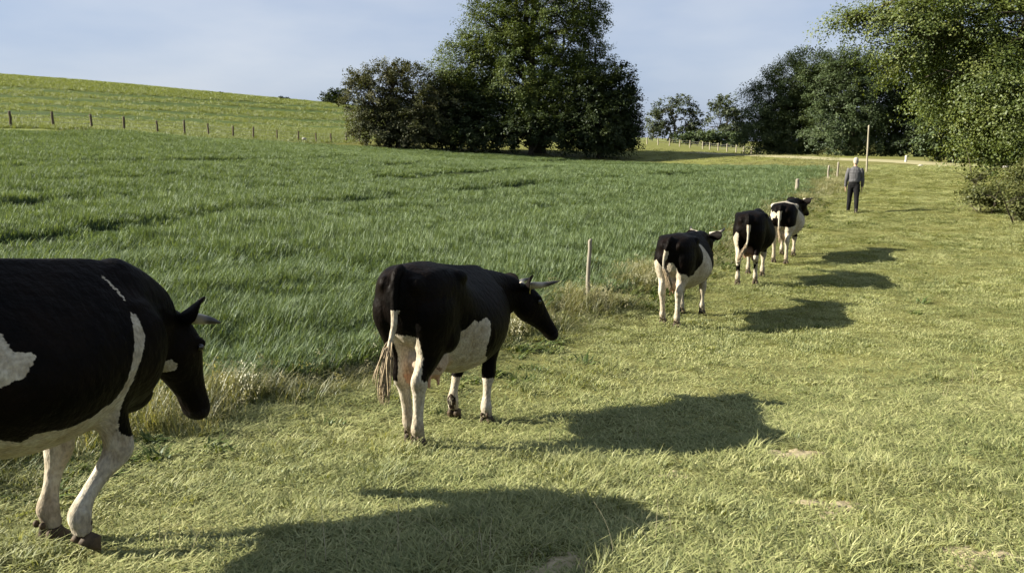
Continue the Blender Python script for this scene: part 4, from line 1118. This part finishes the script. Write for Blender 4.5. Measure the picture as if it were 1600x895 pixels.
def pat_second(v, n, k):    # black with a white lower flank
    x, y, z = v.T; nz = n(7, 1) * 0.05
    right = y < 0.0
    w = np.zeros(len(x))
    side = poly_mask(x, z, [(-0.36, 0.88), (-0.24, 0.97), (-0.20, 0.94), (-0.10, 0.97), (-0.05, 0.95), (-0.04, 0.78), (0.02, 0.67), (0.24, 0.58), (0.42, 0.44), (-0.1, 0.40), (-0.36, 0.44), (-0.44, 0.60), (-0.52, 0.62), (-0.46, 0.76)], nz)
    w = np.maximum(w, side * (z < 1.05))
    w = np.maximum(w, sstep(0.60, 0.57, z + n(6, 3) * 0.08) * band(x, -0.5, 0.34, 0.03))
    # hind legs: black down the outside to the hock, pale below and on the inner thigh
    hind = x < -0.30
    inner = sstep(0.135, 0.10, np.abs(y)) * sstep(0.92, 0.84, z + n(8, 5) * 0.08) * sstep(-0.9, -0.6, -x * 0 - 0.5)
    w = np.maximum(w, hind * inner)
    w = np.maximum(w, hind * sstep(0.54, 0.50, z + n(9, 6) * 0.10 + 0.5 * (x + 0.66)))
    fore = x > 0.36
    w = np.where(fore & (z < 0.80), sstep(0.42, 0.38, z + n(9, 7) * 0.08), w)
    w = np.where(k['head'] | (x > 0.75) & (z > 0.75), 0, w)
    w = np.where((k['dt'] < 0.045) & (k['it'] > 0.15) & (x < -0.78), sstep(0.44, 0.50, k['it']), w)
    return w

def pat_third(v, n, k):     # white rear udder, flank and tail
    x, y, z = v.T; nz = n(7, 1) * 0.05
    w = sstep(0.80, 0.76, z + n(6, 3) * 0.12) * (x < 0.35)
    w = np.maximum(w, (y < 0) * poly_mask(x, z, [(-0.12, 1.22), (0.04, 1.20), (0.12, 0.9), (0.3, 0.7), (0.3, 0.4), (-0.7, 0.4), (-0.6, 0.78), (-0.30, 0.82), (-0.2, 1.0)], nz))
    w = np.maximum(w, (x < -0.60) * poly_mask(y, z, [(-0.05, 0.98), (0.02, 0.97), (0.05, 0.88), (0.13, 0.90), (0.20, 1.02), (0.26, 0.98), (0.30, 0.5), (-0.30, 0.5), (-0.22, 0.82), (-0.12, 0.84)], nz))
    w = np.maximum(w, sstep(0.62, 0.58, z + n(9, 7) * 0.08))
    w = np.where(k['head'] | (x > 0.42) & (z > 0.6), 0, w)
    w = np.where((k['dt'] < 0.05) & (k['it'] > 0.2) & (x < -0.78), sstep(0.40, 0.45, k['it']), w)
    return w

def pat_fourth(v, n, k):    # mostly black
    x, y, z = v.T
    w = sstep(0.58, 0.55, z + n(6, 3) * 0.16)
    w = np.maximum(w, (x < -0.6) * poly_mask(y, z, [(0.14, 0.98), (0.2, 1.02), (0.30, 0.8), (0.24, 0.5), (0.06, 0.5), (0.16, 0.72)], n(7, 1) * 0.05))
    w = np.where((x > 0.2) & (z > 0.5), 0, w); w = np.where(k['head'], 0, w)
    w = np.where((x < -0.2) & (np.abs(z - 0.36) < 0.09) & (n(9, 9) > 0.0), 0, w)
    w = np.where((k['dt'] < 0.05) & (k['it'] > 0.2) & (x < -0.78), sstep(0.36, 0.42, k['it']), w)
    return w

def pat_fifth(v, n, k):     # white saddle, belly and hind legs
    x, y, z = v.T; nz = n(6, 1) * 0.07
    w = poly_mask(x, z, [(-0.55, 1.5), (-0.05, 1.5), (-0.02, 1.22), (0.25, 0.95), (0.3, 0.4), (-0.9, 0.4), (-0.9, 0.86), (-0.62, 0.86), (-0.42, 0.92), (-0.40, 1.22), (-0.52, 1.26)], nz)
    w = np.maximum(w, sstep(0.72, 0.68, z + n(9, 7) * 0.1) * (x < 0.3)); w = np.maximum(w, sstep(0.50, 0.46, z))
    w = np.maximum(w, (x < -0.7) * (z > 1.0) * (y > 0.02) * (n(7, 12) > 0.05))
    w = np.where(k['head'], 0, w)
    w = np.where((k['dt'] < 0.05) & (k['it'] > 0.2) & (x < -0.78), sstep(0.30, 0.36, k['it']), w)
    return w

def foot_at(px, py): return np.array(hit(px, py)[:2])
def place(px, py, Y, fwd, left, yaw):
    """Centre of a cow whose foot at local (fwd, left) shows at a pixel."""
    p = at(px, py, Y)[:2]; f = np.array([math.sin(yaw), math.cos(yaw)]); l = np.array([-f[1], f[0]])
    return p - f * fwd - l * left

yaw1 = R(29)
cow('black and white cow nearest the camera, cut off by the left edge, head lowered', place(125, 850, 3.40, 0.40, 0.02, yaw1), yaw1,
    (1.01, 0.07, 1.03), (0.32, 0.02, -0.95), [(0.10, 0, 0, 0), (-0.15, 0, 0, 0), (-0.27, 0, 0, 0), (-0.30, 0.035, 0.13, 0)], pat_near,
    [(-0.78, 0, 1.30), (-0.87, 0, 1.25), (-0.90, 0, 1.0), (-0.89, 0, 0.8), (-0.87, 0, 0.62)], voxel=0.0145, seed=1, horn='side', ear_fold=0.35, HS=1.12, neck_k=1.25, horn_k=0.75)
yaw2 = R(19)
cow('black cow with white lower flank, head turned right, second from the left', place(650, 700, 5.27, -0.60, 0.01, yaw2), yaw2,
    (1.13, -0.21, 1.14), (0.50, -0.52, -0.80), [(0.20, 0, 0.03, -0.02), (0.02, 0, 0, 0.13), (-0.22, 0.04, 0.06, 0.0), (-0.18, 0, 0, 0)], pat_second,
    [(-0.76, 0, 1.34), (-0.86, 0.0, 1.28), (-0.89, 0.0, 1.10), (-0.90, 0.0, 0.96), (-0.91, 0.03, 0.82), (-0.92, 0.06, 0.69)], voxel=0.0145, tagged=True, ear_fold=0.3, switch=(0, 0.10, -1, 0.30), seed=2)
yaw3 = R(27)
cow('cow with white udder and white tail, third in the file, beside the wooden post', place(1055, 512, 11.0, -0.62, -0.06, yaw3), yaw3,
    (1.16, -0.02, 1.22), (0.85, 0.0, -0.6), [(0.06, 0, 0, 0), (0.0, 0, 0, 0.06), (-0.1, 0, 0, 0), (0.08, 0, 0, 0)], pat_third,
    [(-0.76, 0, 1.34), (-0.86, 0.02, 1.28), (-0.89, 0.06, 1.10), (-0.88, 0.07, 0.90), (-0.86, 0.02, 0.78)], voxel=0.021, switch=(0.1, -0.15, -1, 0.18), seed=3)
yaw4 = R(25)
cow('mostly black cow with thin white tail, fourth in the file', place(1155, 446, 14.1, -0.75, 0.10, yaw4), yaw4,
    (1.14, 0.10, 1.02), (0.75, 0.1, -0.8), [(-0.06, 0, 0, 0), (0.22, 0, 0, 0), (0.06, 0, 0, 0), (-0.06, 0, 0, 0)], pat_fourth,
    [(-0.76, 0, 1.34), (-0.86, -0.02, 1.28), (-0.89, -0.03, 1.05), (-0.89, -0.02, 0.82), (-0.88, 0.04, 0.66)], voxel=0.021, switch=(0, 0.5, -0.9, 0.20), seed=4)
yaw5 = R(27)
cow('cow with white saddle patch, farthest of the herd, just behind the man', place(1218, 411, 17.2, -0.62, 0.0, yaw5), yaw5,
    (1.14, -0.14, 1.24), (0.85, -0.25, -0.6), [(0.08, 0, 0, 0), (-0.04, 0, 0, 0), (0.1, 0, 0, 0), (-0.06, 0, 0, 0)], pat_fifth,
    [(-0.76, 0, 1.34), (-0.86, 0.02, 1.28), (-0.89, 0.03, 1.05), (-0.89, 0.02, 0.82), (-0.88, 0.0, 0.72)], voxel=0.021, switch=(0, 0, -1, 0.2), seed=5, horn='side')

# ------------------------------------------------------------------ fences, posts, pole
m_post = plain_mat('weathered_wood', (0.16, 0.12, 0.08), (0.34, 0.28, 0.20), scale=9, rough=0.9, bump=0.7, dist=0.01, stretch=(1, 1, 0.15))
m_pale = plain_mat('pale_wood', (0.26, 0.24, 0.17), (0.38, 0.35, 0.26), scale=9, rough=0.85, bump=0.5, dist=0.01, stretch=(1, 1, 0.15))
m_white = plain_mat('white_paint', (0.50, 0.49, 0.45), (0.62, 0.61, 0.58), scale=5, rough=0.6, bump=0.2)
m_wire = plain_mat('galvanised_wire', (0.22, 0.22, 0.21), (0.36, 0.36, 0.35), scale=40, rough=0.5, bump=0.1)
def post_mesh(h, r0, seed, n=9, cut=True):
    r = np.random.default_rng(seed); rings = []
    for z in (-0.4, 0.0, 0.12, h * 0.35, h * 0.62, h * 0.85, h - 0.03, h):
        rr = r0 * (1.05 - 0.12 * z / h) * r.uniform(0.93, 1.07) * (0.82 if z == h else 1)
        ring = ell_ring((r.normal(0, r0 * 0.13), r.normal(0, r0 * 0.13), z), (1, 0, 0), (0, 1, 0), rr, rr * r.uniform(0.88, 1.05), n)
        if cut and z >= h - 0.04: ring[:, 2] += (ring[:, 0]) * 0.35
        rings.append(ring)
    V, Q, T = loft(rings); return np_mesh('post', V, [np.array(Q), np.array(T)], smooth=False)
def single_post(label, px, py, Y, h, r0, lean=(0, 0), mat=m_post, seed=1, name='fence_post', cat='post', group='posts along the crop edge'):
    x, y = at(px, py, Y)[:2]
    o = link(name, post_mesh(h, r0, seed), mat); o.location = (x, y, g1(x, y)); o.rotation_euler = (lean[1], lean[0], seed * 1.3)
    o.rotation_euler = (lean[1], lean[0], 0); tag(o, label, cat, group); return o
m_grey = plain_mat('silvered_wood', (0.20, 0.18, 0.135), (0.36, 0.33, 0.26), scale=8, rough=0.9, bump=0.7, dist=0.01, stretch=(1, 1, 0.15))
single_post('slim weathered wooden post at the crop edge, between the second and third cow', 917, 473, 11.7, 1.0, 0.033, (0.03, 0), m_grey, 3)
single_post('short leaning wooden post at the crop edge above the farthest cow', 1243, 304, 30.5, 0.62, 0.075, (0.10, 0), m_grey, 4)
single_post('thin wooden post left of the man, left one of the pair', 1293, 283, 38.0, 0.80, 0.050, (0.02, 0), m_grey, 5)
single_post('thin wooden post left of the man, right one of the pair', 1308, 280, 40.0, 0.85, 0.050, (0.0, 0), m_grey, 6)
pl_ = single_post('tall pale wooden pole standing behind the man', 1354, 269.5, 44.0, 2.62, 0.050, (-0.035, 0), m_pale, 7, 'wooden_pole', 'pole', None)
mk = single_post('small white marker post beside the farm road', 1415, 252.5, 82.0, 0.72, 0.13, (0, 0), m_white, 8, 'marker_post', 'post', None)

def fence(label, pix, h, r0, mat, seed, wires=(0.45, 0.8, 1.1), group=None):
    pts = [at(*p)[:2] for p in pix]
    root = empty('post_and_wire_fence', (*pts[0], g1(*pts[0]))); inv = Matrix.Translation(-root.location)
    meshes = [post_mesh(h, r0, seed + i) for i in range(4)]
    for m_ in meshes: m_.materials.append(mat)
    r = np.random.default_rng(seed); tops = []
    for i, (x, y) in enumerate(pts):
        o = bpy.data.objects.new('post', meshes[i % 4]); C.objects.link(o); o.parent = root; o.matrix_parent_inverse = inv
        o.location = (x, y, g1(x, y)); o.rotation_euler = (r.normal(0, 0.03), r.normal(0, 0.04), r.uniform(0, 6)); o.scale = (1, 1, r.uniform(0.9, 1.08))
    for wz in wires:
        Pp = []
        for (x0, y0), (x1, y1) in zip(pts[:-1], pts[1:]):
            for k in np.linspace(0, 1, 4, endpoint=False):
                x, y = x0 + (x1 - x0) * k, y0 + (y1 - y0) * k; Pp.append((x, y, g1(x0, y0) * (1 - k) + g1(x1, y1) * k + wz - 0.03 * math.sin(math.pi * k)))
        Pp.append((*pts[-1], g1(*pts[-1]) + wz)); Pp = np.array(Pp)
        V, Q, T = tube(Pp, [0.011] * len(Pp), 4, 1)
        w_ = link('wire', np_mesh('wire', V, [np.array(Q), np.array(T)]), m_wire, root); w_.matrix_parent_inverse = inv
    tag(root, label, 'fence', group); return root
m_dpost = plain_mat('dark_post_wood', (0.07, 0.055, 0.035), (0.17, 0.13, 0.09), scale=9, rough=0.9, bump=0.7, dist=0.01, stretch=(1, 1, 0.15))
lf = [(-170, 190, 50), (-110, 193, 53), (-50, 196, 56), (18, 198, 58.5), (84, 199, 61), (144, 203, 65.5), (194, 206, 70), (247, 208, 74.5), (289, 210, 79), (326, 212, 83.5), (364, 213, 88), (396, 215, 92), (433, 217, 97), (466, 218, 101.5), (494, 219.5, 105), (517, 220.5, 108), (541, 222, 111), (562, 223, 114)]
fence('dark post and wire fence along the foot of the barley hill', lf, 1.32, 0.10, m_dpost, 70)
rf = [(972, 224, 140), (992, 224.5, 139), (1011, 225, 138), (1028, 226, 137), (1046, 227.5, 136), (1062, 229, 135), (1078, 230.5, 134), (1098, 232, 132), (1109, 233, 131), (1122, 234.5, 129), (1136, 236, 127), (1150, 237, 125), (1162, 238.5, 123), (1174, 240, 121), (1187, 241, 119), (1199, 242, 117)]
fence('pale sunlit post and wire fence beside the road right of the grove', rf, 1.25, 0.10, m_pale, 80)
wp = single_post('stubby whitish post at the foot of the hawthorn', 572, 224, 108.5, 0.75, 0.22, (0, 0), m_white, 9, 'boundary_post', 'post', None)
# pale stones
m_stone = plain_mat('pale_stone', (0.38, 0.36, 0.31), (0.52, 0.50, 0.45), scale=6, rough=0.9, bump=0.5, dist=0.02)
for px, py, Y, r_, lab in ((1438, 262.5, 56, 0.12, 'small white stone in the grass right of the tall pole'), (1570, 271.5, 52, 0.16, 'small white stone near the brambles at the right'), (475, 219.5, 101, 0.2, 'white stone at the far edge of the crop, below the hill fence')):
    V, Q, T = ellipsoid((0, 0, 0.3 * r_), (r_ * 1.4, r_, r_ * 0.8), 12); V = V * (1 + (vnoise(V, 2.2 / r_, 3)[:, None] - 0.5) * 0.5)
    x, y = at(px, py, Y)[:2]; o = link('stone', np_mesh('stone', V, [np.array(Q), np.array(T)], smooth=True), m_stone); o.location = (x, y, g1(x, y) + (0.35 if px == 475 else 0.1)); tag(o, lab, 'stone')

# ------------------------------------------------------------------ the man
def person(label, loc, yaw):
    root = empty('person', (loc[0], loc[1], g1(*loc)), math.pi / 2 - yaw); root.scale = (0.95, 0.90, 1.0); tag(root, label, 'person')
    def ring(x, y, z, rx, ry, n=16, sq=2.2): return ell_ring((x, y, z), (1, 0, 0), (0, 1, 0), rx, ry, n, sq)
    # legs: L (s=+1) forward, R (s=-1) back
    step = {1: 0.22, -1: -0.16}
    def leg_rings(s, grow, z0):
        rr = []
        for z, x, y, rx, ry in ((0.90, 0, .085, .105, .10), (0.80, .01, .092, .098, .092), (0.66, .015, .095, .085, .080), (0.50, .018, .098, .068, .064), (0.42, .012, .098, .064, .060), (0.32, -.008, .099, .064, .058), (0.20, -.012, .10, .052, .048), (0.10, -.012, .10, .045, .042), (0.05, -.012, .10, .048, .044)):
            if z < z0: continue
            k = max(0, (0.92 - z) / 0.92); rr.append(ring(x + step[s] * k, s * (y + 0.02 * k), z, rx + grow, ry + grow))
        return rr[::-1]
    def arm_pts(s):
        return [(0.0, s * 0.175, 1.40), (-0.01, s * 0.225, 1.30), (-0.03 * s, s * 0.262, 1.12), (0.0, s * 0.272, 1.02), (0.05, s * 0.275, 0.90), (0.075, s * 0.270, 0.80)]
    arm_r = [0.070, 0.062, 0.050, 0.044, 0.038, 0.028]
    P = Parts()
    for s in (-1, 1):
        P.add(loft(leg_rings(s, 0, 0.0))); P.add(tube(arm_pts(s), arm_r, 12, 4))
        # hand: palm and five fingers
        hx, hy, hz = 0.082, s * 0.268, 0.755
        P.add(ellipsoid((hx, hy, hz), (0.040, 0.019, 0.048), 12))
        for j, (ox, l_) in enumerate(((-0.026, 0.062), (-0.009, 0.076), (0.009, 0.080), (0.026, 0.070))):
            P.add(tube([(hx + ox, hy, hz - 0.035), (hx + ox * 1.1 + .006, hy, hz - 0.035 - l_ * .55), (hx + ox * 1.1 + .016, hy - s * 0.012, hz - 0.035 - l_)], [0.0105, 0.0095, 0.0075], 8, 3))
        P.add(tube([(hx + 0.028, hy, hz + 0.02), (hx + 0.055, hy - s * .006, hz - 0.012), (hx + 0.062, hy - s * .010, hz - 0.045)], [0.013, 0.011, 0.008], 8, 3))
    P.add(loft([ring(0, 0, z, rx, ry, 20) for z, rx, ry in ((0.86, .10, .15), (0.95, .115, .172), (1.05, .112, .165), (1.18, .118, .175), (1.30, .120, .195), (1.38, .105, .190), (1.44, .075, .12), (1.48, .058, .062), (1.54, .055, .056))]))
    P.add(loft([ring(x, 0, z, rx, ry, 18, 2.1) for z, x, rx, ry in ((1.50, .01, .050, .048), (1.54, .022, .078, .060), (1.59, .020, .094, .071), (1.65, .012, .100, .078), (1.70, .004, .094, .074), (1.735, 0, .070, .056), (1.755, 0, .032, .028))]))
    P.add(tube([(0.100, 0, 1.645), (0.128, 0, 1.605), (0.108, 0, 1.595)], [0.010, 0.016, 0.012], 8, 2))     # nose
    P.add(ellipsoid((0.098, 0, 1.560), (0.012, 0.026, 0.008), 10))                                            # mouth
    for s in (-1, 1): P.add(ellipsoid((0.005, s * 0.082, 1.625), (0.020, 0.011, 0.034), 10))                   # ears
    me = fuse('person_body', P, 0.009, 3); v = coords(me)
    cl = np.tile(np.array([0.46, 0.28, 0.19]), (len(v), 1))
    cl[(np.abs(v[:, 2] - 1.560) < 0.009) & (v[:, 0] > 0.095)] = (0.30, 0.13, 0.10); set_col(me, cl)
    m_skin = attr_mat('skin', rough=0.55, noise_scale=30, noise_amt=0.12, bump=0.1, spec=0.35)
    link('body', me, m_skin, root)
    for s in (-1, 1):
        V, Q, T = ellipsoid((0.096, s * 0.034, 1.635), (0.010, 0.012, 0.009), 10); link('eye', np_mesh('eye', V, [np.array(Q), np.array(T)], smooth=True), m_eye, root)
    # trousers
    P = Parts()
    for s in (-1, 1): P.add(loft(leg_rings(s, 0.020, 0.05)))
    P.add(loft([ring(0, 0, z, rx, ry, 20) for z, rx, ry in ((0.80, .10, .14), (0.88, .130, .185), (0.96, .135, .188), (1.03, .128, .180))]))
    tm = fuse('trousers', P, 0.014, 4); v = coords(tm); set_col(tm, np.tile(np.array([0.012, 0.012, 0.013]), (len(v), 1)))
    m_cloth = attr_mat('dark_cloth', rough=0.9, noise_scale=14, noise_amt=0.3, bump=0.6, bump_scale=18, spec=0.1, dist=0.02)
    link('trousers', tm, m_cloth, root)
    # shirt, greys in fine stripes
    P = Parts()
    P.add(loft([ring(0.0, 0, z, rx, ry, 22) for z, rx, ry in ((0.98, .142, .192), (1.02, .150, .200), (1.10, .142, .196), (1.20, .145, .202), (1.30, .145, .216), (1.38, .124, .208), (1.43, .092, .150), (1.47, .070, .078), (1.485, .066, .070))]))
    for s in (-1, 1): P.add(tube(arm_pts(s)[:5] + [(0.066, s * 0.272, 0.83)], [0.086, 0.078, 0.066, 0.060, 0.053, 0.047], 12, 4))
    sm = fuse('shirt', P, 0.012, 4); v = coords(sm)
    st_ = (np.sin(v[:, 1] * 150) > 0.1) * 1.0; st2 = (np.sin(v[:, 2] * 150) > 0.2) * 1.0
    base_ = np.array([0.115, 0.115, 0.12]); set_col(sm, base_ * (0.62 + 0.40 * st_ + 0.28 * st2)[:, None])
    link('shirt', sm, attr_mat('shirt_cloth', rough=0.9, noise_scale=12, noise_amt=0.15, bump=0.7, bump_scale=14, spec=0.1, dist=0.025), root)
    # hair
    P = Parts(); P.add(loft([ring(x, 0, z, rx, ry, 18, 2.1) for z, x, rx, ry in ((1.555, -.030, .060, .058), (1.60, -.016, .090, .077), (1.66, -.010, .104, .086), (1.71, -.008, .100, .082), (1.748, -.006, .074, .062), (1.770, -.004, .030, .028))]))
    hm = fuse('hair', P, 0.012, 3); v = coords(hm); v2 = v + (fnoise(v, 45, 3)[:, None] - 0.5) * 0.016 * unit(v - [0, 0, 1.65]); hm.vertices.foreach_set('co', v2.astype(np.float32).ravel())
    set_col(hm, np.tile(np.array([0.36, 0.33, 0.29]), (len(v), 1))); link('hair', hm, m_hair, root)
    m_boot = plain_mat('boot_leather', (0.015, 0.012, 0.010), (0.04, 0.03, 0.022), scale=20, rough=0.6, bump=0.3)
    for s in (-1, 1):
        x0 = -0.012 + step[s]; y0 = s * 0.12
        V, Q, T = loft([ring(x0 + ox, y0, z, rx, ry, 14, 2.6) for z, ox, rx, ry in ((0.0, .055, .145, .048), (0.03, .055, .145, .050), (0.06, .045, .125, .046), (0.09, .015, .075, .044), (0.14, 0, .055, .048))])
        link('boot', np_mesh('boot', V, [np.array(Q), np.array(T)], smooth=True), m_boot, root)
    return root
mp_ = at(1331, 332, 25.0)
person('white haired man in grey checked shirt and black trousers walking ahead of the cows', (mp_[0], mp_[1]), R(20))
